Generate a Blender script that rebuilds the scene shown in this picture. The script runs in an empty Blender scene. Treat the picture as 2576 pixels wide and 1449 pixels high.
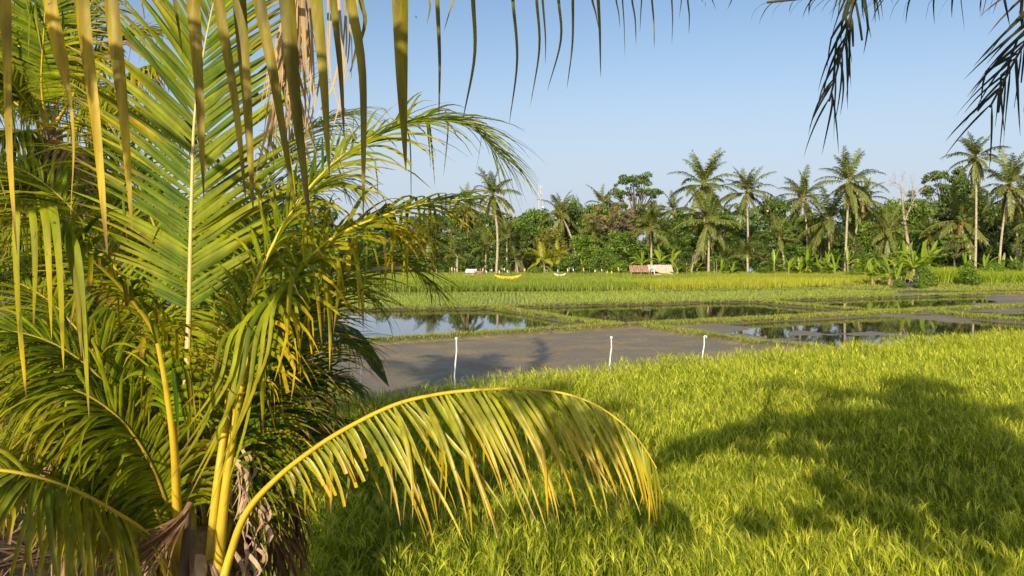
import bpy, math, random
import numpy as np
from mathutils import Vector

R = np.random.RandomState(11)
rnd = random.Random(5)
PI = math.pi
scene = bpy.context.scene
COL = scene.collection

# ------------------------------------------------------------------ camera model (2576 x 1449 photo grid)
FPX = 1946.0
HORIZ = 625.0
CAMZ = 3.6
PITCH = math.atan((724.5 - HORIZ) / FPX)
cp, sp = math.cos(PITCH), math.sin(PITCH)


def P(px, py, d):
    """world point seen at photo position px, py at depth d along the view axis"""
    a, b = (px - 1288.0) / FPX, (py - 724.5) / FPX
    return np.array([d * a, d * (cp - b * sp), CAMZ + d * (-sp - b * cp)])


def G(px, py, z=0.0):
    """world point on the level z seen at px, py"""
    a, b = (px - 1288.0) / FPX, (py - 724.5) / FPX
    t = (z - CAMZ) / (-sp - b * cp)
    return np.array([t * a, t * (cp - b * sp), z])


def proj(p):
    p = np.asarray(p, float)
    x, y, z = p[..., 0], p[..., 1], p[..., 2] - CAMZ
    d = y * cp - z * sp
    v = y * sp + z * cp
    return 1288 + FPX * x / d, 724.5 - FPX * v / d, d


def nz(v):
    v = np.asarray(v, float)
    return v / np.maximum(np.linalg.norm(v, axis=-1, keepdims=True), 1e-9)


def sst(x, a, b):
    t = np.clip((x - a) / (b - a), 0, 1)
    return t * t * (3 - 2 * t)


# ------------------------------------------------------------------ value noise
_perm = np.random.RandomState(3).rand(256, 256)


def vnoise(x, y):
    xi, yi = np.floor(x).astype(int), np.floor(y).astype(int)
    fx, fy = x - xi, y - yi
    fx, fy = fx * fx * (3 - 2 * fx), fy * fy * (3 - 2 * fy)
    g = lambda i, j: _perm[i & 255, j & 255]
    return (g(xi, yi) * (1 - fx) + g(xi + 1, yi) * fx) * (1 - fy) + (g(xi, yi + 1) * (1 - fx) + g(xi + 1, yi + 1) * fx) * fy


def fbm(x, y, o=4):
    s, a, t = 0, 0.5, 0
    for k in range(o):
        s = s + a * vnoise(x * 2 ** k + 17.3 * k, y * 2 ** k + 9.1 * k)
        t += a
        a *= 0.55
    return s / t


# ------------------------------------------------------------------ mesh builder
class MB:
    def __init__(self):
        self.v, self.f, self.c, self.m, self.n = [], [], [], [], 0

    def add(self, v, f, c=None, mi=0):
        v = np.asarray(v, float).reshape(-1, 3)
        f = np.asarray(f, int).reshape(-1, 4)
        if c is None:
            c = np.zeros((len(v), 4)) + np.array([0, .5, 0, 1])
        c = np.broadcast_to(np.asarray(c, float), (len(v), 4))
        self.v.append(v)
        self.f.append(f + self.n)
        self.c.append(c)
        self.m.append(np.full(len(f), mi))
        self.n += len(v)

    def ribbons(self, Pt, Wv, W, tint, fold=0.0, mi=0):
        N, K, _ = Pt.shape
        half = Wv * W[..., None] * 0.5
        if fold:
            T = np.gradient(Pt, axis=1)
            Nn = nz(np.cross(T, Wv))
            M = Pt + Nn * (W * fold)[..., None]
            V = np.stack([Pt - half, M, Pt + half], axis=2)
            A = 3
        else:
            V = np.stack([Pt - half, Pt + half], axis=2)
            A = 2
        C = np.repeat(tint[:, :, None, :], A, axis=2)
        idx = np.arange(N * K * A).reshape(N, K, A)
        F = []
        for a in range(A - 1):
            F.append(np.stack([idx[:, :-1, a], idx[:, :-1, a + 1], idx[:, 1:, a + 1], idx[:, 1:, a]], axis=-1).reshape(-1, 4))
        self.add(V.reshape(-1, 3), np.concatenate(F), C.reshape(-1, 4), mi)

    def tube(self, pts, rad, n=8, tint=(0, .5, 0, 1), flat=1.0, cap=True, mi=0):
        pts = np.asarray(pts, float)
        K = len(pts)
        rad = np.broadcast_to(np.asarray(rad, float), (K,))
        T = nz(np.gradient(pts, axis=0))
        ref = np.array([0, 0, 1.0]) if abs(T[0, 2]) < 0.9 else np.array([1.0, 0, 0])
        A = nz(np.cross(T[0], ref))
        rings = []
        for k in range(K):
            A = nz(A - T[k] * np.dot(A, T[k]))
            B = np.cross(T[k], A)
            an = np.linspace(0, 2 * PI, n, endpoint=False)
            rings.append(pts[k] + rad[k] * (np.cos(an)[:, None] * A + flat * np.sin(an)[:, None] * B))
        V = np.array(rings)
        idx = np.arange(K * n).reshape(K, n)
        nx = np.roll(idx, -1, axis=1)
        F = np.stack([idx[:-1], nx[:-1], nx[1:], idx[1:]], axis=-1).reshape(-1, 4)
        t = np.zeros((K, n, 4))
        t[...] = np.asarray(tint)
        t[..., 0] = np.linspace(0, 1, K)[:, None]
        self.add(V.reshape(-1, 3), F, t.reshape(-1, 4), mi)
        if cap and n % 2 == 0:
            for ring in (idx[0][::-1], idx[-1]):
                vv = V.reshape(-1, 3)[ring]
                self.add(vv, [[i, i + 1, n - 2 - i, n - 1 - i] for i in range(n // 2 - 1)], (1, .5, 0, 1), mi)

    def blob(self, c, r, seg=10, rings=7, tint=(0, .5, 0, 1), sz=1.0, mi=0):
        th = np.linspace(0.02, PI - 0.02, rings)
        pts = np.array([[c[0], c[1], c[2] - r * sz * math.cos(t)] for t in th])
        self.tube(pts, r * np.sin(th), seg, tint, mi=mi)

    def box(self, c, s, rz=0.0, tint=(0, .5, 0, 1), mi=0, tilt=0.0):
        x, y, z = np.array(s) / 2
        v = np.array([[-x, -y, -z], [x, -y, -z], [x, y, -z], [-x, y, -z], [-x, -y, z], [x, -y, z], [x, y, z], [-x, y, z]])
        if tilt:
            ct, st_ = math.cos(tilt), math.sin(tilt)
            v = v @ np.array([[1, 0, 0], [0, ct, st_], [0, -st_, ct]])
        cr, sr = math.cos(rz), math.sin(rz)
        v = v @ np.array([[cr, sr, 0], [-sr, cr, 0], [0, 0, 1]])
        self.add(v + np.asarray(c), [[3, 2, 1, 0], [4, 5, 6, 7], [0, 1, 5, 4], [1, 2, 6, 5], [2, 3, 7, 6], [3, 0, 4, 7]], tint, mi)

    def build(self, name, mats, parent=None, origin=None, smooth=True):
        v = np.concatenate(self.v)
        f = np.concatenate(self.f)
        c = np.concatenate(self.c)
        m = np.concatenate(self.m)
        if origin is None and parent is not None:
            origin = np.array(parent.matrix_world_loc) if hasattr(parent, 'matrix_world_loc') else np.array(ORIG.get(parent.name, (0, 0, 0)))
        if origin is not None:
            v = v - np.asarray(origin)
        me = bpy.data.meshes.new(name)
        me.vertices.add(len(v))
        me.vertices.foreach_set('co', v.astype(np.float32).ravel())
        me.loops.add(len(f) * 4)
        me.loops.foreach_set('vertex_index', f.astype(np.int32).ravel())
        me.polygons.add(len(f))
        me.polygons.foreach_set('loop_start', np.arange(0, len(f) * 4, 4, dtype=np.int32))
        me.polygons.foreach_set('use_smooth', np.full(len(f), smooth))
        if not isinstance(mats, (list, tuple)):
            mats = [mats]
        for mm in mats:
            me.materials.append(mm)
        me.polygons.foreach_set('material_index', m.astype(np.int32))
        me.update(calc_edges=True)
        a = me.color_attributes.new('tint', 'FLOAT_COLOR', 'POINT')
        a.data.foreach_set('color', c.astype(np.float32).ravel())
        o = bpy.data.objects.new(name, me)
        COL.objects.link(o)
        if parent is not None:
            o.parent = parent
            ORIG[o.name] = tuple(origin) if origin is not None else (0, 0, 0)
        elif origin is not None:
            o.location = Vector(origin)
            ORIG[o.name] = tuple(origin)
        return o


ORIG = {}


def tag(o, label=None, cat=None, group=None, kind=None):
    if label:
        o['label'] = label
    if cat:
        o['category'] = cat
    if group:
        o['group'] = group
    if kind:
        o['kind'] = kind
    return o


def thing(name, loc, label, cat, group=None):
    o = bpy.data.objects.new(name, None)
    o.empty_display_size = 0.2
    o.location = Vector(loc)
    COL.objects.link(o)
    ORIG[o.name] = tuple(loc)
    return tag(o, label, cat, group)


def dup(o, parent, loc=None, rot=None, scale=None, mat=None):
    c = o.copy()
    COL.objects.link(c)
    c.parent = parent
    if loc is not None:
        c.location = loc
    if rot is not None:
        c.rotation_euler = rot
    if scale is not None:
        c.scale = scale
    if mat is not None:
        c.material_slots[0].link = 'OBJECT'
        c.material_slots[0].material = mat
    return c


# ------------------------------------------------------------------ materials
class NT:
    def __init__(self, name):
        self.mat = bpy.data.materials.new(name)
        self.mat.use_nodes = True
        self.t = self.mat.node_tree
        self.t.nodes.clear()

    def n(self, typ, **kw):
        nd = self.t.nodes.new(typ)
        for k, v in kw.items():
            if k.startswith('i_'):
                nd.inputs[k[2:].replace('_', ' ')].default_value = v
            else:
                setattr(nd, k, v)
        return nd

    def l(self, a, b):
        self.t.links.new(a, b)

    def mix(self, fac, a, b, mode='MIX'):
        nd = self.n('ShaderNodeMix', data_type='RGBA', blend_type=mode)
        for s, v in ((nd.inputs[0], fac), (nd.inputs[6], a), (nd.inputs[7], b)):
            if hasattr(v, 'links') or hasattr(v, 'is_linked'):
                self.l(v, s)
            else:
                s.default_value = (*v, 1) if isinstance(v, (tuple, list)) and len(v) == 3 else v
        return nd.outputs[2]

    def math(self, op, a, b=0.5, clamp=False):
        nd = self.n('ShaderNodeMath', operation=op, use_clamp=clamp)
        for s, v in zip(nd.inputs, (a, b)):
            if hasattr(v, 'is_linked'):
                self.l(v, s)
            else:
                s.default_value = v
        return nd.outputs[0]

    def rng(self, v, a, b, c=0.0, d=1.0):
        nd = self.n('ShaderNodeMapRange', interpolation_type='SMOOTHSTEP')
        self.l(v, nd.inputs[0])
        for i, x in enumerate((a, b, c, d)):
            nd.inputs[i + 1].default_value = x
        return nd.outputs[0]

    def noise(self, scale, detail=4.0, rough=0.55, coord=None, stretch=None):
        nd = self.n('ShaderNodeTexNoise')
        nd.inputs['Scale'].default_value = scale
        nd.inputs['Detail'].default_value = detail
        nd.inputs['Roughness'].default_value = rough
        if coord is None:
            coord = self.n('ShaderNodeTexCoord').outputs['Object']
        if stretch:
            mp = self.n('ShaderNodeMapping')
            mp.inputs['Scale'].default_value = stretch
            self.l(coord, mp.inputs[0])
            coord = mp.outputs[0]
        self.l(coord, nd.inputs['Vector'])
        return nd.outputs['Fac']

    def tint(self):
        a = self.n('ShaderNodeAttribute', attribute_name='tint')
        s = self.n('ShaderNodeSeparateColor')
        self.l(a.outputs['Color'], s.inputs[0])
        return s.outputs[0], s.outputs[1], s.outputs[2]

    def pbr(self, col, rough=0.5, spec=0.5, bump=None, bstr=0.3, bdist=0.02, metal=0.0):
        p = self.n('ShaderNodeBsdfPrincipled')
        for nm, v in (('Base Color', col), ('Roughness', rough), ('Specular IOR Level', spec), ('Metallic', metal)):
            if hasattr(v, 'is_linked'):
                self.l(v, p.inputs[nm])
            else:
                p.inputs[nm].default_value = (*v, 1) if isinstance(v, (tuple, list)) else v
        if bump is not None:
            b = self.n('ShaderNodeBump')
            b.inputs['Strength'].default_value = bstr
            b.inputs['Distance'].default_value = bdist
            self.l(bump, b.inputs['Height'])
            self.l(b.outputs[0], p.inputs['Normal'])
        return p

    def out(self, sh):
        o = self.n('ShaderNodeOutputMaterial')
        self.l(sh.outputs[0] if hasattr(sh, 'outputs') else sh, o.inputs[0])
        return self.mat


def leaf_mat(name, dark, light, aged, trans=0.3, rough=0.42, spec=0.45, nscale=2.0, speck=None, a0=0.15, a1=1.0, tboost=1.25, streak=None, tip=None):
    m = NT(name)
    r, g, b = m.tint()
    nz_ = m.noise(nscale, 3)
    f = m.math('ADD', m.math('MULTIPLY', g, 0.75), m.math('MULTIPLY', nz_, 0.45), True)
    c = m.mix(m.rng(f, 0.15, 0.85), dark, light)
    ag = m.math('MULTIPLY', m.math('ADD', m.rng(r, a0, a1), m.math('MULTIPLY', m.math('SUBTRACT', nz_, 0.5), 1.2)), b, True)
    c = m.mix(ag, c, aged)
    if speck:
        s = m.noise(speck[0], 2, 0.5)
        c = m.mix(m.rng(s, speck[1], speck[1] + 0.05), c, speck[2])
    if streak:
        st_ = m.noise(streak[0], 4, .6, stretch=streak[1])
        v = m.rng(st_, .3, .7, streak[2], streak[3])
        hv = m.n('ShaderNodeHueSaturation')
        m.l(v, hv.inputs['Value'])
        m.l(c, hv.inputs['Color'])
        c = hv.outputs[0]
    if tip:
        tf = m.math('MULTIPLY', m.rng(r, .82, .96), m.rng(g, .62, .42), True)
        c = m.mix(tf, c, tip)
    p = m.pbr(c, rough, spec)
    if trans > 0:
        t = m.n('ShaderNodeBsdfTranslucent')
        bc = m.n('ShaderNodeHueSaturation')
        bc.inputs['Saturation'].default_value = 1.08
        bc.inputs['Value'].default_value = tboost
        m.l(c, bc.inputs['Color'])
        m.l(bc.outputs[0], t.inputs[0])
        mx = m.n('ShaderNodeMixShader')
        mx.inputs[0].default_value = trans
        m.l(p.outputs[0], mx.inputs[1])
        m.l(t.outputs[0], mx.inputs[2])
        return m.out(mx)
    return m.out(p)


def plain_mat(name, a, b, nscale=6.0, rough=0.8, spec=0.3, bstr=0.4, bdist=0.01, stretch=None, metal=0.0):
    m = NT(name)
    f = m.noise(nscale, 5, 0.6, stretch=stretch)
    return m.out(m.pbr(m.mix(m.rng(f, 0.3, 0.7), a, b), rough, spec, f, bstr, bdist, metal))


M = {}
M['palm'] = leaf_mat('palm_leaf', (.055, .115, .004), (.27, .31, .008), (.58, .39, .012), .38, .50, .16, 1.5, (26., .70, (.12, .08, .015)), tboost=1.5, streak=(9., (1, 1, .5), .74, 1.18), tip=(.22, .13, .05))
M['palm_old'] = leaf_mat('palm_leaf_yellowing', (.13, .18, .008), (.34, .34, .014), (.62, .40, .018), .36, .38, .45, 1.5, (30., .68, (.16, .09, .015)), streak=(14., (1, 1, .12), .7, 1.2), tip=(.24, .14, .05))
M['hang'] = leaf_mat('palm_leaf_overhead', (.075, .080, .010), (.19, .17, .014), (.52, .36, .02), .32, .5, .25, 5., (45., .70, (.12, .085, .02)), -.3, .9, streak=(26., (1, 1, .05), .55, 1.25), tip=(.15, .09, .04))
M['shade'] = leaf_mat('palm_leaf_painted_shade', (.016, .026, .014), (.036, .046, .022), (.17, .11, .06), .10, .6, .15, 3., None, .6, 1.0)  # shade under the overhead crown is put into this near-black leaf colour
M['dry'] = leaf_mat('palm_leaf_dry', (.22, .13, .07), (.50, .36, .17), (.62, .46, .22), .22, .6, .2, 6.)
M['brown'] = leaf_mat('palm_leaf_dead', (.11, .055, .028), (.30, .17, .085), (.26, .15, .08), .12, .7, .15, 3.)
M['rachis'] = leaf_mat('palm_rachis', (.42, .26, .012), (.60, .42, .03), (.34, .36, .03), 0., .40, .4, 5., (40., .70, (.2, .1, .02)), .2, 1.)
M['rachis_pale'] = leaf_mat('pale_palm_rachis', (.42, .29, .08), (.52, .38, .13), (.6, .5, .2), 0., .45, .4, 5.)
M['rachis_dull'] = leaf_mat('shaded_palm_rachis', (.20, .15, .012), (.36, .27, .02), (.3, .28, .03), 0., .45, .35, 5., (40., .66, (.14, .08, .02)), .2, 1.)  # darker copy of palm_rachis, shade mixed into the colour for rear fronds
M['rachis_far'] = leaf_mat('palm_rachis_green', (.16, .17, .02), (.28, .26, .05), (.3, .3, .05), 0., .5, .3, 3.)
M['far'] = leaf_mat('far_palm_leaf', (.055, .090, .018), (.15, .185, .032), (.34, .26, .05), .28, .42, .5, .6, None, .3, 1.1)
M['far_yellow'] = leaf_mat('young_palm_leaf', (.16, .20, .012), (.38, .38, .02), (.55, .38, .03), .3, .4, .5, .6)
M['far_brown'] = leaf_mat('far_palm_dead_leaf', (.13, .075, .04), (.30, .19, .10), (.3, .19, .1), .1, .7, .2, 1.)
M['nut'] = plain_mat('coconut_husk', (.16, .14, .02), (.32, .18, .03), 4., .5)
M['trunk'] = plain_mat('palm_trunk_bark', (.22, .17, .115), (.50, .43, .32), 3., .9, .2, .6, .03, (1, 1, 6))
M['trunk_near'] = plain_mat('palm_fibre_bark', (.13, .085, .05), (.36, .26, .16), 9., .95, .15, .8, .03, (1, 1, .5))
M['papery'] = plain_mat('dry_leaf_sheath', (.26, .16, .09), (.50, .36, .23), 12., .9, .15, .6, .02, (1, 1, .3))
M['spathe'] = plain_mat('dark_spathe', (.035, .022, .014), (.09, .06, .04), 9., .55, .4, .5, .01, (1, 1, .2))
M['bark'] = plain_mat('tree_bark', (.07, .055, .04), (.2, .16, .115), 2.5, .95, .15, .6, .04, (1, 1, .3))
M['bark_pale'] = plain_mat('pale_tree_bark', (.26, .19, .14), (.42, .33, .26), 2.5, .9, .15, .4, .03, (1, 1, .3))
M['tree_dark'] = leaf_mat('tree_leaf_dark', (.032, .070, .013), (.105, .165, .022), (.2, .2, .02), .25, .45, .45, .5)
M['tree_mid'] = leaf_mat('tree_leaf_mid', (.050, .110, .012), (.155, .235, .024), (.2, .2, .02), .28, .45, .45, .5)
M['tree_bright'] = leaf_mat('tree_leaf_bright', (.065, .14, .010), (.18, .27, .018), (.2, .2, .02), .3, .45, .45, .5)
M['tree_yellow'] = leaf_mat('tree_leaf_olive', (.10, .115, .014), (.24, .23, .03), (.2, .2, .02), .28, .5, .4, .5)
M['tree_brown'] = leaf_mat('tree_leaf_bronze', (.11, .105, .03), (.25, .20, .06), (.25, .2, .02), .25, .55, .35, .5)
M['banana'] = leaf_mat('banana_leaf', (.15, .26, .018), (.38, .47, .04), (.5, .42, .05), .45, .36, .5, .8, None, .7, 1.1)
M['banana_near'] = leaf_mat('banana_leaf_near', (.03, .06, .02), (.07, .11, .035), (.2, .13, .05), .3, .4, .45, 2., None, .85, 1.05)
M['banana_dry'] = leaf_mat('banana_leaf_dry', (.28, .17, .08), (.48, .33, .16), (.4, .28, .14), .2, .8, .1, 3.)
M['stem'] = plain_mat('banana_stem', (.16, .13, .05), (.36, .30, .14), 4., .7, .3, .3, .02, (1, 1, .2))
M['rice'] = leaf_mat('rice_leaf', (.034, .100, .005), (.22, .34, .010), (.46, .40, .045), .28, .45, .3, .45, None, .35, 1.)
M['grain'] = leaf_mat('rice_panicle', (.36, .42, .025), (.62, .63, .050), (.62, .50, .08), .3, .5, .35, .8, None, .3, 1.)
M['rice_far'] = leaf_mat('far_rice_leaf', (.135, .205, .022), (.265, .335, .038), (.48, .45, .03), .32, .5, .3, .08, None, -1., .3)
M['seedling'] = leaf_mat('rice_seedling_leaf', (.17, .26, .035), (.32, .40, .06), (.4, .36, .1), .3, .5, .3, .15, None, .5, 1.)
M['grass'] = leaf_mat('bund_grass_leaf', (.10, .17, .014), (.28, .35, .03), (.48, .40, .15), .3, .5, .3, .8, None, 0., .6)
M['reed'] = leaf_mat('tall_grass_leaf', (.14, .24, .012), (.30, .38, .02), (.42, .40, .05), .34, .5, .3, .4, None, .3, 1.)
M['white'] = plain_mat('white_paint', (.72, .71, .68), (.82, .81, .79), 8., .6, .3, .1, .002)
M['steel'] = plain_mat('mast_paint', (.46, .46, .47), (.54, .54, .55), 4., .5, .3, .05, .01)
M['tarp'] = NT('dark_tarpaulin')
_f = M['tarp'].noise(1.2, 5, .65, stretch=(1, 1, .35))
M['tarp'] = M['tarp'].out(M['tarp'].pbr(M['tarp'].mix(M['tarp'].rng(_f, .52, .70), (.035, .037, .04), (.20, .19, .18)), .6, .3, _f, .3, .03))
M['orange'] = plain_mat('orange_netting', (.66, .33, .015), (.8, .46, .03), 5., .7, .2, .5, .02)
M['cloth_white'] = plain_mat('white_netting', (.66, .66, .66), (.8, .8, .8), 5., .7, .2, .3, .02)
M['yellow'] = plain_mat('yellow_rag', (.75, .5, .03), (.82, .6, .08), 5., .7)
M['pink'] = plain_mat('orange_rag', (.75, .32, .14), (.8, .42, .2), 5., .7)
M['blue'] = plain_mat('blue_plastic', (.08, .25, .55), (.12, .32, .62), 5., .4)
M['wood'] = plain_mat('grey_wood', (.2, .14, .09), (.4, .31, .21), 6., .9, .15, .4, .01, (1, 1, .2))
M['rust'] = plain_mat('rusted_roof_sheet', (.20, .10, .065), (.42, .27, .19), 2.2, .7, .3, .4, .02, (3, .4, 1))
M['tin'] = plain_mat('tin_roof_sheet', (.42, .36, .29), (.60, .54, .45), 2., .6, .4, .4, .02, (3, .4, 1))
M['wall'] = plain_mat('shack_wall_board', (.22, .17, .13), (.5, .45, .38), 3., .85, .2, .3, .01, (3, 3, .4))
M['thatch'] = plain_mat('straw_heap', (.46, .33, .17), (.62, .48, .28), 9., .95, .1, .8, .03)
M['bird'] = plain_mat('bird_feather', (.03, .03, .035), (.06, .06, .065), 20., .7)
M['string'] = plain_mat('yellow_cord', (.6, .5, .05), (.7, .6, .08), 9., .7)

# ------------------------------------------------------------------ layout of the paddies (photo grid traced on the ground)
BUNDS = [
    [(770, 876), (840, 868), (900, 861), (1020, 853), (1150, 845), (1300, 836), (1450, 826), (1560, 820), (1661, 815), (1768, 810), (1874, 804), (2019, 797), (2105, 792), (2283, 783), (2337, 779), (2479, 774), (2577, 770), (2700, 765)],
    [(2337, 780), (2408, 792), (2514, 801), (2620, 807), (2720, 812)],
    [(1620, 819), (1661, 827), (1768, 842), (1874, 858), (1981, 869), (2080, 876)],
    [(1239, 773), (1327, 785), (1432, 803), (1500, 812), (1560, 818)],
    [(560, 782), (740, 779), (900, 776), (1100, 774), (1239, 772), (1350, 768), (1500, 764), (1661, 761), (1768, 757), (1910, 756), (2020, 751), (2200, 746), (2400, 741), (2700, 735)],
    [(1910, 757), (1999, 766), (2088, 774), (2194, 781), (2266, 785)],
    [(500, 744), (850, 741), (1200, 739), (1500, 737), (1661, 732), (1910, 728), (2088, 725), (2250, 730), (2420, 733), (2700, 726)],
    [(1661, 749), (1800, 744), (1910, 742), (2100, 739), (2250, 737)],
    [(560, 782), (480, 800), (400, 850), (300, 930)],
]
BHW = [.33, .33, .33, .33, .32, .34, .42, .22, .33]
BH = [.17, .16, .15, .15, .15, .15, .14, .05, .15]
bund_world = [np.array([G(x, y, h * .8)[:2] for x, y in b]) for b, h in zip(BUNDS, BH)]


def dist_poly(X, Y, L):
    best = np.full(X.shape, 1e9)
    for a, b in zip(L[:-1], L[1:]):
        ab = b - a
        t = np.clip(((X - a[0]) * ab[0] + (Y - a[1]) * ab[1]) / max(ab @ ab, 1e-9), 0, 1)
        best = np.minimum(best, np.hypot(X - a[0] - t * ab[0], Y - a[1] - t * ab[1]))
    return best


def inpoly(x, y, poly):
    ins = np.zeros(np.shape(x), bool)
    n = len(poly)
    for i in range(n):
        x1, y1 = poly[i]
        x2, y2 = poly[(i + 1) % n]
        c = ((y1 > y) != (y2 > y)) & (x < (x2 - x1) * (y - y1) / ((y2 - y1) if y2 != y1 else 1e-9) + x1)
        ins ^= c
    return ins


# near rice field: far edge is where the standing rice meets the mud (tops at 0.8 m)
RICE_EDGE = [(640, 1075), (700, 1035), (790, 1003), (880, 990), (960, 982), (1050, 968), (1145, 952), (1300, 930), (1430, 918), (1530, 907), (1650, 897), (1770, 887), (1950, 874), (2150, 865), (2300, 848), (2450, 836), (2576, 828), (2760, 818)]
edge_w = [G(x, y, .80)[:2] for x, y in RICE_EDGE]
RICE_POLY = [tuple(p) for p in edge_w] + [(22., 20.), (14., 9.), (7., 3.4), (1.2, 3.4), (-.55, 4.2), (-1.35, 5.2), (-1.95, 6.2), (-2.45, 7.4), (-2.85, 8.8), (-3.3, 10.6)]


def zone_height(X, Y):
    px, py, d = proj(np.stack([X, Y, np.zeros_like(X)], -1))
    n1 = fbm(X * .55, Y * .42 + 4, 4) - .5
    n2 = fbm(X * .22 + 7, Y * .18, 3) - .5
    h = np.full(X.shape, .012) + .03 * n1                       # seedling field: mud just about awash
    h = np.where(inpoly(px, py, [(500, 900), (560, 782), (740, 778), (1239, 772), (1432, 803), (1600, 820), (1150, 846), (770, 876)]), -.038 + .085 * n1 + .06 * n2, h)
    h = np.where(inpoly(px, py, [(1239, 772), (1661, 762), (1910, 757), (2266, 785), (1620, 818), (1560, 818), (1432, 803)]), -.030 + .08 * n1 + .07 * n2, h)
    h = np.where(inpoly(px, py, [(1910, 757), (2200, 746), (2460, 741), (2700, 735), (2700, 765), (2337, 779), (2266, 785)]), -.04 + .06 * n1 + .055 * sst(px, 2380, 2540) + .07 * n2, h)
    h = np.where(inpoly(px, py, [(1630, 818), (2283, 783), (2337, 780), (2514, 801), (2720, 812), (2720, 900), (1981, 872), (1768, 842)]), .006 + .10 * n1 + .10 * n2, h)
    # keep a long open sheet of water in the middle of that field, as in the photograph
    h = h - .05 * np.exp(-((py - 826) / 9.) ** 2) * sst(px, 1880, 2000) * inpoly(px, py, [(1700, 800), (2720, 800), (2720, 850), (1700, 850)])
    h = np.where(inpoly(px, py, [(2337, 779), (2700, 765), (2700, 812), (2514, 801)]), .0 + .07 * n1, h)
    mud = inpoly(px, py, [(300, 1200), (500, 900), (770, 876), (1150, 845), (1620, 819), (1768, 842), (2080, 876), (1900, 990), (900, 1200)])
    h = np.where(mud, .050 + .03 * n1 + .034 * (fbm(X * 2.6, Y * 2.6, 3) - .5) + .016 * (fbm(X * 9, Y * 9, 2) - .5), h)
    h = np.where(py > 905, .04 + .02 * n1, h)
    return h, px, py


def bund_field(X, Y):
    h = np.zeros(X.shape)
    wob = (fbm(X * 1.3, Y * 1.3, 3) - .5)
    for L, w, hh in zip(bund_world, BHW, BH):
        dd = dist_poly(X, Y, L) + wob * .28
        h = np.maximum(h, hh * (1 + wob * .5) * (1 - sst(dd, w * .55, w * 1.45)))
    return h


# --- the paddy ground
nd, na = 330, 520
dd = np.exp(np.linspace(math.log(2.6), math.log(96), nd))
aa = np.linspace(-.86, .86, na)
D_, A_ = np.meshgrid(dd, aa, indexing='ij')
Xg, Yg = D_ * A_, D_.copy()
zh, pxg, pyg = zone_height(Xg, Yg)
bf = bund_field(Xg, Yg)
rel = .012 * (fbm(Xg * 6, Yg * 6, 3) - .5)
Zg = np.maximum(zh, 0) * 0 + zh + bf + rel * (bf > .03)
far_green = sst(Yg, 60, 66)
slope = sst(Xg - .28 * Yg, 6, 12) * sst(Yg, 58, 64)
Zg = Zg + slope * .25 * sst(Yg, 60, 90)
edge_near = 1 - sst(Yg, 10, 14)
soil = (1 - sst(Xg + .25 * Yg, .5, 2.5)) * (1 - sst(Yg, 10.5, 12.5))
tc = np.zeros((nd, na, 4))
tc[..., 0] = np.clip(np.maximum(sst(bf, .035, .11), far_green), 0, 1)
tc[..., 1] = np.clip(1 - sst(zh, -.01, .035), 0, 1)
tc[..., 2] = soil
tc[..., 3] = 1
idx = np.arange(nd * na).reshape(nd, na)
F = np.stack([idx[:-1, :-1], idx[:-1, 1:], idx[1:, 1:], idx[1:, :-1]], -1).reshape(-1, 4)

m = NT('paddy_mud')
r_, g_, b_ = m.tint()
pos = m.n('ShaderNodeNewGeometry').outputs['Position']
na_, nb_ = m.noise(.7, 6, .6, pos), m.noise(9., 5, .65, pos)
mud = m.mix(m.rng(na_, .35, .7), (.190, .150, .092), (.285, .228, .140))
mud = m.mix(m.rng(nb_, .56, .70), mud, (.14, .11, .075))
mud = m.mix(g_, mud, (.165, .140, .105))
grs = m.mix(m.rng(nb_, .35, .65), (.085, .058, .032), (.10, .125, .03))
c_ = m.mix(r_, mud, grs)
c_ = m.mix(b_, c_, m.mix(m.rng(nb_, .4, .65), (.028, .020, .012), (.085, .06, .036)))
ro = m.mix(r_, m.mix(g_, m.mix(m.rng(na_, .42, .6), (.42, .42, .42), (.78, .78, .78)), (.36, .36, .36)), (.9, .9, .9))
MUD = m.out(m.pbr(c_, ro, .2, nb_, .8, .05))
mb = MB()
mb.add(np.stack([Xg, Yg, Zg], -1).reshape(-1, 3), F, tc.reshape(-1, 4))
tag(mb.build('paddy_ground', MUD), kind='structure')

m = NT('paddy_water')
pos = m.n('ShaderNodeNewGeometry').outputs['Position']
w = m.noise(2.4, 3, .5, pos)
WATER = m.out(m.pbr((.030, .026, .019), .025, .5, w, .05, .01))
mb = MB()
mb.add([[-40, 12, .0], [78, 12, .0], [78, 84, .0], [-60, 84, .0]], [[0, 1, 2, 3]])
tag(mb.build('paddy_water', WATER), kind='structure')

m = NT('far_ground')
pos = m.n('ShaderNodeNewGeometry').outputs['Position']
n1 = m.noise(.05, 6, .6, pos)
GR = m.out(m.pbr(m.mix(m.rng(n1, .35, .65), (.06, .085, .02), (.10, .085, .045)), .95, .2, n1, .3, .1))
mb = MB()
mb.add([[-2500, -900, -.12], [2500, -900, -.12], [2500, 4000, -.12], [-2500, 4000, -.12]], [[0, 1, 2, 3]])
tag(mb.build('ground', GR), kind='structure')
mb = MB()
gx, gy = np.meshgrid(np.linspace(-120, 160, 60), np.linspace(88, 240, 40), indexing='ij')
gi = np.arange(2400).reshape(60, 40)
mb.add(np.stack([gx, gy, .05 + .25 * fbm(gx * .1, gy * .1, 3) * sst(gy, 90, 110) + .25 * sst(gx - .28 * gy, 6, 12)], -1).reshape(-1, 3), np.stack([gi[:-1, :-1], gi[1:, :-1], gi[1:, 1:], gi[:-1, 1:]], -1).reshape(-1, 4))
tag(mb.build('grove_ground', GR), kind='structure')


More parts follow.
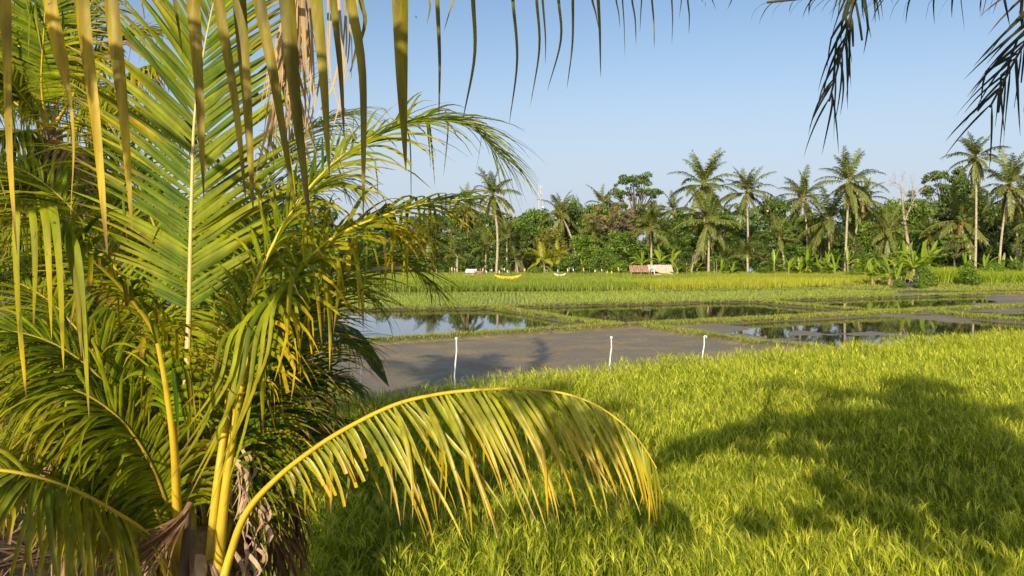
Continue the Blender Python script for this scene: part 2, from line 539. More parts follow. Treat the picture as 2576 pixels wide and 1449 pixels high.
# ------------------------------------------------------------------ blades
def blades(mb, base, az, lean, L, W, K=4, curve=.9, tint_g=None, tint_b=None, mi=0, face=None, wprof=None):
    """many grass-like blades: start at base, lean outwards to azimuth az and bend over"""
    N = len(base)
    hd = np.stack([np.cos(az), np.sin(az), np.zeros(N)], -1)
    sv = np.stack([-np.sin(az), np.cos(az), np.zeros(N)], -1)
    if face is not None:
        sv = nz(sv * np.cos(face)[:, None] + hd * np.sin(face)[:, None])
    pts = [base]
    p = base.copy()
    for k in range(K):
        a = lean + curve * ((k + .5) / K) ** 1.6
        d = hd * np.sin(a)[:, None] + np.array([0, 0, 1.]) * np.cos(a)[:, None]
        p = p + d * (L / K)[:, None]
        pts.append(p)
    Pt = np.stack(pts, 1)
    s = np.linspace(0, 1, K + 1)
    if wprof is None:
        wprof = np.clip(np.minimum(.6 + s * 1.6, (1 - s) ** .7 * 1.5), .06, 1)
    Wd = W[:, None] * wprof[None, :]
    t = np.zeros((N, K + 1, 4))
    t[..., 0] = s
    t[..., 1] = (R.rand(N) if tint_g is None else tint_g)[:, None]
    t[..., 2] = (np.zeros(N) if tint_b is None else tint_b)[:, None]
    t[..., 3] = 1
    mb.ribbons(Pt, np.repeat(sv[:, None], K + 1, 1), Wd, t, 0, mi)


def scatter(poly, step, jit=.45):
    poly = np.array(poly)
    x0, y0 = poly.min(0)
    x1, y1 = poly.max(0)
    X, Y = np.meshgrid(np.arange(x0, x1, step), np.arange(y0, y1, step))
    X = (X + R.uniform(-jit, jit, X.shape) * step).ravel()
    Y = (Y + R.uniform(-jit, jit, Y.shape) * step).ravel()
    k = inpoly(X, Y, [tuple(p) for p in poly])
    return X[k], Y[k]


# --- near rice
X, Y = scatter(RICE_POLY, .20, .34)
_, _, dep = proj(np.stack([X, Y, np.full(X.shape, .8)], -1))
vis = (np.abs(X) < dep * .70 + 2.2)
X, Y, dep = X[vis], Y[vis], dep[vis]
N = len(X)
hill_h = .82 + .34 * (fbm(X * .5, Y * .5, 3) - .5) + R.normal(0, .06, N)
hill_g = np.clip(fbm(X * .35 + 3, Y * .35, 3) + R.normal(0, .24, N), 0, 1)
mb = MB()
mg = MB()
for lo, hi, nb, K, wmul, npan, nrib in ((0, 10, 40, 4, 1.0, 7, 5), (10, 15, 28, 3, 1.4, 7, 3), (15, 40, 17, 3, 1.9, 7, 2)):
    k = (dep >= lo) & (dep < hi)
    n = k.sum()
    if not n:
        continue
    hx, hy, hh, hg = [np.repeat(q[k], nb) for q in (X, Y, hill_h, hill_g)]
    n2 = len(hx)
    az = R.uniform(0, 2 * PI, n2)
    base = np.stack([hx + R.normal(0, .03, n2), hy + R.normal(0, .03, n2), np.full(n2, .03)], -1)
    blades(mb, base, az, R.uniform(.0, .17, n2), hh * R.uniform(.70, 1.10, n2), R.uniform(.006, .011, n2) * wmul, K, np.abs(R.normal(0, .32, n2)) + .04,
           np.clip(hg + R.normal(0, .28, n2), 0, 1), (R.rand(n2) < .10) * R.uniform(.3, 1, n2) + R.uniform(.05, .5, n2), face=R.uniform(-1.2, 1.2, n2))
    # dry litter blades low in the stand
    # panicles: a stalk that arches over and splits in a few grain-laden strands
    hx, hy, hh, hg = [np.repeat(q[k], npan) for q in (X, Y, hill_h, hill_g)]
    n3 = len(hx)
    az = R.uniform(0, 2 * PI, n3) * .75 + R.normal(0.2, .5, n3)
    top = hh * R.uniform(.72, .98, n3)
    lean = R.uniform(.0, .18, n3)
    bx = np.stack([hx + R.normal(0, .05, n3), hy + R.normal(0, .05, n3), top - .06], -1)
    for r in range(nrib):
        a2 = az + R.normal(0, .28, n3)
        Lp = R.uniform(.12, .22, n3)
        ripe = R.rand(n3)
        blades(mg, bx, a2, lean + .05 + R.uniform(0, .3, n3), Lp, R.uniform(.0045, .009, n3) * (.95 + .28 * (wmul - 1) * 2), 5, R.uniform(.8, 2.3, n3), np.clip(hg * .5 + .25 + R.normal(0, .22, n3), 0, 1),
               (ripe > .85) * .7, face=R.uniform(-1.3, 1.3, n3), wprof=np.array([.3, .75, 1., .95, .8, .25]))
tag(mb.build('rice_crop', M['rice']), 'dense yellow green ripening rice standing across the near field', 'rice', kind='stuff')
tag(mg.build('rice_panicles', M['grain']), 'drooping pale yellow panicles on the near rice', 'rice', kind='stuff')

# --- far rice field
FR = [(430, 736), (850, 734), (1200, 734), (1560, 732), (1661, 729), (1910, 724), (2100, 720), (2190, 716), (2170, 699), (2050, 693), (1700, 692), (1400, 691), (1000, 691), (430, 691)]
poly = [tuple(G(x, y, .02)[:2]) for x, y in FR]
poly = [(x, min(y, 97)) for x, y in poly]
X, Y = scatter(poly, .36)
px, py, dp = proj(np.stack([X, Y, np.zeros_like(X)], -1))
ripe = sst(px + (fbm(X * .08, Y * .08) - .5) * 500, 1450, 1800) * .28
ripe = ripe + sst(px, 1560, 1680) * sst(py, 710, 718) * .25 + .25 * sst(-py, -702, -693)
gg = np.clip(.5 + (fbm(X * .15, Y * .25, 3) - .5) * 1.5, 0, 1)
mb = MB()
nb = 7
hx, hy, rr, g2 = [np.repeat(q, nb) for q in (X, Y, ripe, gg)]
n = len(hx)
blades(mb, np.stack([hx + R.normal(0, .12, n), hy + R.normal(0, .12, n), np.full(n, .0)], -1), R.uniform(0, 2 * PI, n), R.uniform(0, .2, n), R.uniform(.5, .8, n), R.uniform(.035, .06, n), 3, R.uniform(.1, .9, n),
       np.clip(g2 + R.normal(0, .15, n), 0, 1), np.clip(rr + R.normal(0, .12, n), 0, 1), face=R.uniform(-1.2, 1.2, n))
tag(mb.build('rice_crop', M['rice_far']), 'bright green rice in the far field, turning yellow towards the right', 'rice', kind='stuff')

# --- seedlings in rows
SD = [(430, 775), (740, 774), (1239, 769), (1500, 761), (1661, 758), (1910, 753), (2020, 748), (2260, 742), (2250, 733), (2088, 728), (1910, 731), (1661, 735), (1500, 740), (1200, 742), (430, 747)]
poly = [tuple(G(x, y, .02)[:2]) for x, y in SD]
X, Y = scatter(poly, .27, .16)
px, py, dp = proj(np.stack([X, Y, np.zeros_like(X)], -1))
keep = R.rand(len(X)) < np.where(px < 1640, .95, .8)
X, Y, px = X[keep], Y[keep], px[keep]
mb = MB()
nb = 5
hx, hy, hp = np.repeat(X, nb), np.repeat(Y, nb), np.repeat(px, nb)
n = len(hx)
dense = np.where(hp < 1640, 1.0, .8) * (.75 + .5 * fbm(hx * .2, hy * .2, 2))
blades(mb, np.stack([hx + R.normal(0, .035, n), hy + R.normal(0, .035, n), np.full(n, .0)], -1), R.uniform(0, 2 * PI, n), R.uniform(.05, .4, n), R.uniform(.18, .34, n) * dense, R.uniform(.022, .036, n), 2, R.uniform(.2, .9, n), tint_b=R.uniform(0, .35, n), face=R.uniform(-1, 1, n))
tag(mb.build('rice_seedlings', M['seedling']), 'rows of young rice seedlings in shallow water', 'rice seedlings', kind='stuff')

# --- grass on the bunds
mb = MB()
for L, w, hh, dens in zip(bund_world, BHW, BH, (150, 90, 150, 120, 90, 80, 60, 30, 50)):
    seg = np.linalg.norm(np.diff(L, axis=0), axis=1)
    for a, b, s in zip(L[:-1], L[1:], seg):
        n = int(s * dens)
        if n < 1:
            continue
        t = R.rand(n)
        nrm = np.array([-(b - a)[1], (b - a)[0]]) / s
        off = R.normal(0, w * .62, n)
        q = a + (b - a) * t[:, None] + nrm * off[:, None]
        bh = bund_field(q[:, 0], q[:, 1])
        ok = (bh > .02) & (R.rand(n) < .30 + sst(fbm(q[:, 0] * .9, q[:, 1] * .9, 3), .30, .5))
        q, bh, off = q[ok], bh[ok], off[ok]
        nb = 6
        qq, bb, oo = np.repeat(q, nb, 0), np.repeat(bh, nb), np.repeat(off, nb)
        n2 = len(bb)
        sc = np.clip(q[:, 1].mean() / 30. if len(q) else 1, .8, 1.7)
        blades(mb, np.stack([qq[:, 0] + R.normal(0, .05, n2), qq[:, 1] + R.normal(0, .05, n2), bb - .02], -1), R.uniform(0, 2 * PI, n2), R.uniform(.1, .7, n2), R.uniform(.07, .24, n2), R.uniform(.012, .022, n2) * sc, 2, R.uniform(.2, 1.2, n2),
               tint_b=np.clip(R.normal(.22, .28, n2) + .15 * (np.abs(oo) > w * .8), 0, 1), face=R.uniform(-1.3, 1.3, n2))
tag(mb.build('bund_grass', M['grass']), 'short grass growing along the earth bunds between the paddies', 'grass', kind='stuff')

# --- rough grass on the right bank and under the far trees
mb = MB()
poly = [tuple(G(x, y, .1)[:2]) for x, y in [(2060, 733), (2420, 731), (2760, 722), (2760, 690), (2180, 690)]]
X, Y = scatter([(x, min(y, 104)) for x, y in poly], .42)
nb = 8
hx, hy = np.repeat(X, nb), np.repeat(Y, nb)
n = len(hx)
hz = .25 * sst(hx - .28 * hy, 6, 12) * sst(hy, 60, 90)
tall = .16 + .22 * fbm(hx * .2, hy * .2, 2)
blades(mb, np.stack([hx + R.normal(0, .15, n), hy + R.normal(0, .15, n), hz - .02], -1), R.uniform(0, 2 * PI, n), R.uniform(.05, .5, n), tall * R.uniform(.6, 1.3, n), R.uniform(.03, .055, n), 2, R.uniform(.2, 1., n), tint_b=np.clip(R.normal(.2, .25, n), 0, 1), face=R.uniform(-1.2, 1.2, n))
tag(mb.build('bank_grass', M['grass']), 'rough short grass on the bank at the right of the paddies', 'grass', kind='stuff')
mb = MB()
for x0, x1, y0, y1, hmax, cnt in ((2335, 2420, 660, 708, 1.5, 1400), (2420, 2590, 640, 690, 1.3, 1500), (1080, 1600, 686, 691, .7, 700), (1690, 2170, 686, 694, .8, 900)):
    xs, d_ = R.uniform(x0, x1, cnt), R.uniform(76, 92, cnt) if x0 > 2300 else R.uniform(94, 99, cnt)
    bx = np.stack([(xs - 1288) / FPX * d_, d_, np.full(cnt, .1)], -1)
    nb = 6
    bx = np.repeat(bx, nb, 0) + np.concatenate([R.normal(0, .2, (cnt * nb, 2)), np.zeros((cnt * nb, 1))], 1)
    n = len(bx)
    blades(mb, bx, R.uniform(0, 2 * PI, n), R.uniform(0, .35, n), hmax * R.uniform(.5, 1.1, n), R.uniform(.04, .08, n), 3, R.uniform(.2, 1.2, n), tint_b=np.clip(R.normal(.12, .2, n), 0, 1), face=R.uniform(-1.2, 1.2, n))
tag(mb.build('tall_grass', M['reed']), 'tall bright green grass at the foot of the far trees', 'grass', kind='stuff')


# ------------------------------------------------------------------ palm fronds
def catmull(pts, n):
    pts = np.asarray(pts, float)
    q = np.vstack([2 * pts[0] - pts[1], pts, 2 * pts[-1] - pts[-2]])
    out = []
    for i in range(1, len(q) - 2):
        t = np.linspace(0, 1, 24, endpoint=False)[:, None]
        p0, p1, p2, p3 = q[i - 1], q[i], q[i + 1], q[i + 2]
        out.append(.5 * (2 * p1 + (p2 - p0) * t + (2 * p0 - 5 * p1 + 4 * p2 - p3) * t ** 2 + (3 * p1 - p0 - 3 * p2 + p3) * t ** 3))
    out = np.vstack(out + [pts[-1:]])
    s = np.concatenate([[0], np.cumsum(np.linalg.norm(np.diff(out, axis=0), axis=1))])
    u = np.linspace(0, s[-1], n)
    return np.stack([np.interp(u, s, out[:, k]) for k in range(3)], -1), s[-1]


def leaflets(mb, B, D0, T, L, W, K, droop, kink, tint_g, tint_b, fold, twist=None, cut=None, tipw=.06, grav=(0, 0, -1)):
    N = len(B)
    pts, wv = [B], []
    d = nz(D0)
    p = B.copy()
    side = nz(T - d * np.sum(T * d, -1, keepdims=True))
    wv.append(side)
    down = np.broadcast_to(np.array(grav, float), (N, 3)).copy()
    down[:, :2] += R.normal(0, .12, (N, 2))
    for k in range(K):
        s = (k + 1) / K
        dr = droop * (.25 + 1.3 * s)
        kk = (s > kink)
        d = nz(d + down * dr[:, None] / K * 2.2)
        d = np.where(kk[:, None], nz(d * .25 + down), d)
        p = p + d * (L / K)[:, None]
        side = nz(side - d * np.sum(side * d, -1, keepdims=True))
        if twist is not None:
            q = np.cross(d, side)
            a = (twist / K)[:, None]
            side = nz(side * np.cos(a) + q * np.sin(a))
        pts.append(p)
        wv.append(side)
    Pt, Wv = np.stack(pts, 1), np.stack(wv, 1)
    s = np.linspace(0, 1, K + 1)
    prof = np.clip(np.minimum(.42 + s * 3.2, 1.12 * (1 - s) ** .62), tipw, 1)[None, :].repeat(N, 0)
    if cut is not None:
        for i in np.where(cut)[0]:
            prof[i] = np.clip(np.minimum(.42 + s * 3.2, 1.0 - .25 * s), tipw, 1)
    t = np.zeros((N, K + 1, 4))
    t[..., 0] = s
    t[..., 1] = tint_g[:, None]
    t[..., 2] = tint_b[:, None]
    t[..., 3] = 1
    mb.ribbons(Pt, Wv, W[:, None] * prof, t, fold)


def frond(ml, mr, pts, nrm=(0, 0, 1), n=95, L=.95, W=.042, u0=.3, phi=(30, 62), lift=.25, droop=.5, kinkp=.12, yellow=.35, K=7, fold=.22, rad=(.034, .016, .004), gbase=.5, sides=(1, -1), cutp=.05, Lend=.45, broken=None, jit=1.0):
    C, tot = catmull(pts, 120)
    T = nz(np.gradient(C, axis=0))
    nrm = np.asarray(nrm, float)
    S = nz(np.cross(T, nrm[None]))
    Nn = np.cross(S, T)
    u = np.linspace(0, 1, 120)
    rr = np.interp(u, [0, u0, 1], rad)
    mr.tube(C, rr, 8, (0, .5, .3, 1), .8)
    for sd in sides:
        uu = np.linspace(u0, .995, n) + R.normal(0, .25 / n, n)
        uu = np.clip(uu, u0, .998)
        f = (uu - u0) / (1 - u0)
        B = np.stack([np.interp(uu, u, C[:, k]) for k in range(3)], -1)
        Ti = nz(np.stack([np.interp(uu, u, T[:, k]) for k in range(3)], -1))
        Si = nz(np.stack([np.interp(uu, u, S[:, k]) for k in range(3)], -1))
        Ni = nz(np.stack([np.interp(uu, u, Nn[:, k]) for k in range(3)], -1))
        ph = np.radians(phi[0] + (phi[1] - phi[0]) * f ** 1.4 + R.normal(0, 5.5 * jit, n))
        D0 = Si * sd * np.cos(ph)[:, None] + Ti * np.sin(ph)[:, None] + Ni * (lift + R.normal(0, .10 * jit, n))[:, None]
        B = B + Si * sd * (np.interp(uu, u, rr) * .7)[:, None]
        Ls = L * np.interp(f, [0, .12, .4, .75, 1], [.55, .85, 1, .8, Lend]) * R.uniform(.78, 1.10, n)
        kink = np.where(R.rand(n) < kinkp, R.uniform(.2, .75, n), 9)
        cut = R.rand(n) < cutp
        Ls = np.where(cut, Ls * R.uniform(.4, .8, n), Ls)
        if broken is not None:
            hit = (f > broken[0]) & (f < broken[1])
            Ls = np.where(hit, Ls * R.uniform(.25, .6, n), Ls)
            cut |= hit
        leaflets(ml, B, D0, Ti, Ls, W * R.uniform(.8, 1.1, n) * np.interp(f, [0, .1, .7, 1], [.7, 1, .9, .45]), K, droop * R.uniform(.55, 1.6, n), kink,
                 np.clip(R.normal(gbase, .22, n), 0, 1), np.clip(R.normal(yellow, .28, n), 0, 1.3), fold, R.normal(0, .5, n), cut)


def px_pts(l):
    return [P(*q) for q in l]


def near_frond(root, name, pts, label=None, lm='palm', rm='rachis', extra=None, **kw):
    ml, mr = MB(), MB()
    frond(ml, mr, px_pts(pts) if len(pts[0]) == 3 and pts[0][0] > -900 and kw.pop('px', True) else pts, **kw)
    if extra:
        extra(ml)
    o = ml.build(name, M[lm], root)
    if label:
        o['label'] = label
    mr.build('rachis', M[rm], o, origin=ORIG[root.name])
    return o


def hang_leaf(ml, pts, w, yellow=.6, K=14, g=None, cut=False, fold=.18, wv=(1, 0, 0), prof=None):
    """one leaflet through given world points"""
    C, _ = catmull(pts, K + 1)
    s = np.linspace(0, 1, K + 1)
    pr = np.clip(np.minimum(.55 + s * 2.2, 1.1 * (1 - s) ** .60), .05, 1)
    if cut:
        pr = np.minimum(.55 + s * 2.2, 1) * (1 - .72 * sst(s, .5, .64)) * np.clip((1 - s) * 3, .1, 1)
    T = nz(np.gradient(C, axis=0))
    side = np.array(wv, float)[None] + np.cumsum(R.normal(0, .05, (K + 1, 3)), 0)
    side = nz(side - T * np.sum(side * T, -1, keepdims=True))
    t = np.zeros((1, K + 1, 4))
    t[..., 0] = s
    t[..., 1] = R.rand() if g is None else g
    t[..., 2] = yellow
    t[..., 3] = 1
    ml.ribbons(C[None], side[None], (w * pr)[None], t, fold)


# ---- the young palm in the foreground
base = P(505, 1440, 5.0)
root = thing('young_coconut_palm', (base[0], base[1], 0), 'large young coconut palm filling the left foreground, yellow leaf stalks', 'palm tree')
mt = MB()
zt = base[2]
mt.tube([(base[0], base[1], -.1), (base[0], base[1], .3), (base[0] - .02, base[1], zt * .7), (base[0], base[1], zt), (base[0], base[1], zt + .28)], [.30, .26, .23, .20, .06], 14)
for k in range(26):
    a, z = k * 2.4, .2 + k / 26 * (zt - .1)
    mt.box((base[0] + .25 * math.cos(a), base[1] + .25 * math.sin(a), z), (.05, .13, .10), a, tilt=.3)
mt.build('trunk', M['trunk_near'], root)
ms = MB()
for k in range(70):
    a = R.uniform(0, 2 * PI)
    z = R.uniform(zt - .6, zt + .30)
    c = np.array([base[0] + .24 * math.cos(a), base[1] + .24 * math.sin(a), z])
    out = np.array([math.cos(a), math.sin(a), 0])
    ln = R.uniform(.15, .42)
    ps = [c, c + out * .08 + np.array([0, 0, .6 * ln * R.choice([-1, 1])]), c + out * R.uniform(.1, .25) + np.array([0, 0, -ln * R.uniform(.2, 1)])]
    hang_leaf(ms, ps, R.uniform(.03, .10), 0, 8, cut=R.rand() < .6, wv=(-out[1], out[0], R.normal(0, .3)))
for q in ([(590, 1225, 4.9), (600, 1280, 4.82), (585, 1345, 4.85)], [(640, 1265, 4.95), (655, 1310, 4.9), (635, 1350, 4.9)], [(615, 1380, 4.8), (640, 1420, 4.75), (620, 1460, 4.8)], [(600, 1150, 5.0), (610, 1200, 5.0), (590, 1260, 5.0)]):
    for k in range(7):
        o_ = np.array([R.normal(0, 16), R.normal(0, 22), R.normal(0, .05)])
        hang_leaf(ms, px_pts([np.array(p_) + o_ + np.array([R.normal(0, 9), R.normal(0, 8), 0]) for p_ in q]), R.uniform(.010, .032), 0, 9, cut=R.rand() < .4, wv=(1, R.normal(0, .5), R.normal(0, .4)))
ms.build('leaf_sheath', M['papery'], root)
for q in ([(530, 1300, 5.2), (600, 1265, 5.5), (670, 1320, 5.75), (705, 1430, 5.85), (715, 1560, 5.9)], [(515, 1330, 5.3), (540, 1290, 5.6), (590, 1340, 5.8), (610, 1450, 5.9), (620, 1580, 5.9)], [(520, 1260, 5.3), (590, 1190, 5.6), (660, 1190, 5.8), (720, 1260, 5.95), (745, 1370, 6.0)], [(480, 1300, 5.3), (430, 1290, 5.6), (390, 1350, 5.8), (370, 1460, 5.9)]):
    near_frond(root, 'dead_frond', q, 'dried brown frond collapsed against the trunk', 'brown', 'brown', W=.038, n=52, L=.62, u0=.12, K=6, droop=1.3, yellow=.2, phi=(40, 72), kinkp=.2)
md = MB()
md.tube(px_pts([(478, 1268, 4.56), (465, 1290, 4.5), (430, 1325, 4.42)]), [.02, .018, .012], 8)
for q in ([(470, 1285, 4.5), (380, 1370, 4.3), (250, 1440, 4.2)], [(470, 1290, 4.5), (390, 1350, 4.35), (300, 1400, 4.25)], [(472, 1280, 4.5), (400, 1400, 4.3), (330, 1480, 4.2)], [(470, 1300, 4.5), (420, 1390, 4.3), (380, 1490, 4.2)], [(470, 1290, 4.5), (360, 1395, 4.3), (280, 1490, 4.2)]):
    for k in range(5):
        dx, dy = R.normal(0, 22), R.normal(0, 18)
        hang_leaf(md, px_pts([q[0], (q[1][0] + dx * .6, q[1][1] + dy * .6, q[1][2]), (q[2][0] + dx * 1.6, q[2][1] + dy * 1.6, q[2][2])]), R.uniform(.010, .022), R.rand() * .5)
md.build('dead_leaf', M['brown'], root)['label'] = 'brown dried leaf splayed at the base'
mk = MB()
mk.tube(px_pts([(478, 1275, 4.6), (470, 1340, 4.62), (462, 1420, 4.65), (470, 1520, 4.7)]), [.012, .035, .045, .03], 8, flat=.6)
mk.build('spathe', M['spathe'], root)['label'] = 'dark dried flower sheath'

fr = dict(name='frond')
near_frond(root, 'frond', [(478, 1500, 4.85), (486, 1400, 4.95), (468, 1200, 5.1), (468, 1000, 5.2), (475, 800, 5.3), (482, 500, 5.4), (492, 270, 5.45), (530, 40, 5.4), (565, -70, 5.3)], 'tall upright frond facing the viewer', rm='rachis_pale', nrm=(.05, -1, .12), n=88, L=1.10, W=.044, u0=.44, phi=(34, 58), lift=.06, droop=.12, kinkp=.05, jit=.5, yellow=.20, gbase=.30, rad=(.046, .017, .004), cutp=.05, Lend=.4)
near_frond(root, 'frond', [(455, 1500, 4.9), (446, 1300, 4.8), (436, 1100, 4.65), (402, 880, 4.5), (372, 805, 4.4), (300, 715, 4.2), (220, 640, 4.0), (130, 570, 3.8), (40, 520, 3.65)], 'frond bent over to the left with torn leaflets', nrm=(.2, .25, 1), n=70, L=.62, W=.038, u0=.42, phi=(25, 50), droop=.5, kinkp=.25, yellow=.4, gbase=.35, broken=(.25, .75), rad=(.045, .026, .008),
           extra=lambda ml: [hang_leaf(ml, px_pts(q), w, y) for q, w, y in (
               ([(30, 515, 3.6), (42, 512, 3.55), (40, 640, 3.5), (52, 905, 3.5)], .036, .7), ([(60, 525, 3.6), (80, 530, 3.55), (88, 650, 3.5), (84, 830, 3.5)], .034, .5),
               ([(95, 530, 3.65), (112, 530, 3.55), (122, 660, 3.5), (130, 850, 3.5)], .040, .8), ([(118, 528, 3.65), (134, 530, 3.55), (150, 680, 3.5), (160, 930, 3.5)], .044, .7),
               ([(150, 555, 3.7), (168, 600, 3.6), (192, 720, 3.55), (205, 900, 3.5)], .044, .5), ([(150, 560, 3.7), (185, 610, 3.6), (205, 740, 3.55), (224, 1050, 3.5)], .048, .4),
               ([(40, 700, 3.5), (48, 800, 3.5), (66, 1000, 3.5)], .03, 1.2))])
near_frond(root, 'frond', [(520, 1500, 4.9), (545, 1240, 4.95), (566, 1080, 5.0), (594, 882, 5.0), (641, 726, 5.0), (717, 562, 5.0), (800, 450, 5.05), (900, 367, 5.15), (1000, 321, 5.25), (1100, 302, 5.35), (1195, 325, 5.45), (1262, 400, 5.5)], 'long frond arching high against the sky', nrm=(-.25, -.35, 1), n=110, L=.92, W=.030, u0=.36, phi=(30, 58), lift=.15, droop=.38, kinkp=.06, yellow=.18, gbase=.5, rad=(.046, .024, .004), Lend=.55)
near_frond(root, 'frond', [(545, 1500, 4.75), (560, 1300, 4.75), (592, 1060, 4.75), (630, 882, 4.75), (681, 778, 4.75), (794, 635, 4.75), (870, 582, 4.8), (960, 545, 4.85), (1060, 515, 4.9), (1190, 498, 5.0)], 'frond with orange tipped leaflets hanging below its stalk', nrm=(-.1, -.45, 1), n=74, L=.78, W=.038, u0=.38, phi=(22, 66), lift=.12, droop=.5, kinkp=.5, yellow=.8, gbase=.5, rad=(.048, .026, .005), cutp=.2, extra=lambda ml: [hang_leaf(ml, px_pts([(x0, y0, 4.72), ((x0 * .62 + x1 * .38) - 18, y0 * .66 + y1 * .34 - 40, 4.5), (x1 * .6 + x0 * .4 - 8, y1 * .66 + y0 * .34 - 10, 4.4), (x1, y1, 4.4)]), w_, yl) for x0, y0, x1, y1, w_, yl in (
    (742, 690, 520, 1130, .036, .3), (730, 705, 482, 1215, .040, .2), (752, 680, 545, 1190, .034, .4), (715, 728, 500, 1080, .038, .3), (765, 668, 580, 1120, .036, .5), (705, 742, 448, 1150, .036, .2), (722, 716, 470, 1262, .030, .5), (690, 765, 470, 1080, .034, .3), (678, 785, 430, 1205, .036, .2), (668, 805, 455, 1030, .030, .4), (780, 652, 610, 1040, .032, .6), (735, 700, 560, 1255, .030, .3), (790, 640, 690, 960, .034, .9), (700, 750, 520, 1300, .028, .5))])
EPT = [(548, 1520, 4.55), (578, 1400, 4.6), (620, 1290, 4.6), (700, 1200, 4.55), (800, 1122, 4.5), (900, 1062, 4.42), (1000, 1016, 4.35), (1100, 992, 4.28), (1200, 981, 4.2), (1300, 978, 4.12), (1400, 986, 4.05), (1485, 1012, 4.0), (1560, 1060, 3.95), (1615, 1118, 3.92), (1652, 1178, 3.9)]
near_frond(root, 'frond', EPT, 'low frond arching to the right with leaflets hanging in a curtain', 'palm_old', nrm=(0, -1, .62), n=82, L=.82, W=.032, u0=.27, phi=(10, 74), lift=-.12, droop=.36, kinkp=.10, yellow=.7, gbase=.66, rad=(.036, .020, .004), cutp=.02, K=8, Lend=.36, fold=.22, broken=(0., .24), sides=(1,),
           extra=lambda ml: frond(ml, MB(), px_pts(EPT), nrm=(0, .3, 1), n=64, L=.72, W=.030, u0=.27, phi=(25, 58), lift=-.1, droop=1.7, kinkp=.15, yellow=.5, gbase=.4, cutp=.15, K=8, sides=(-1,), Lend=.4))
near_frond(root, 'frond', [(455, 1560, 4.8), (420, 1440, 4.7), (370, 1350, 4.55), (280, 1285, 4.3), (180, 1232, 4.1), (60, 1192, 3.9), (-60, 1185, 3.8), (-180, 1230, 3.7)], 'low frond hanging across the lower left corner', 'palm_old', nrm=(-.05, -.5, 1), n=66, L=.85, W=.038, u0=.36, phi=(15, 50), lift=.0, droop=1.3, kinkp=.1, yellow=.45, gbase=.35, rad=(.036, .022, .005), cutp=.25)
BK = dict(rm='rachis_dull', W=.028, gbase=.38, yellow=.25, droop=.55, kinkp=.12, lift=.18)
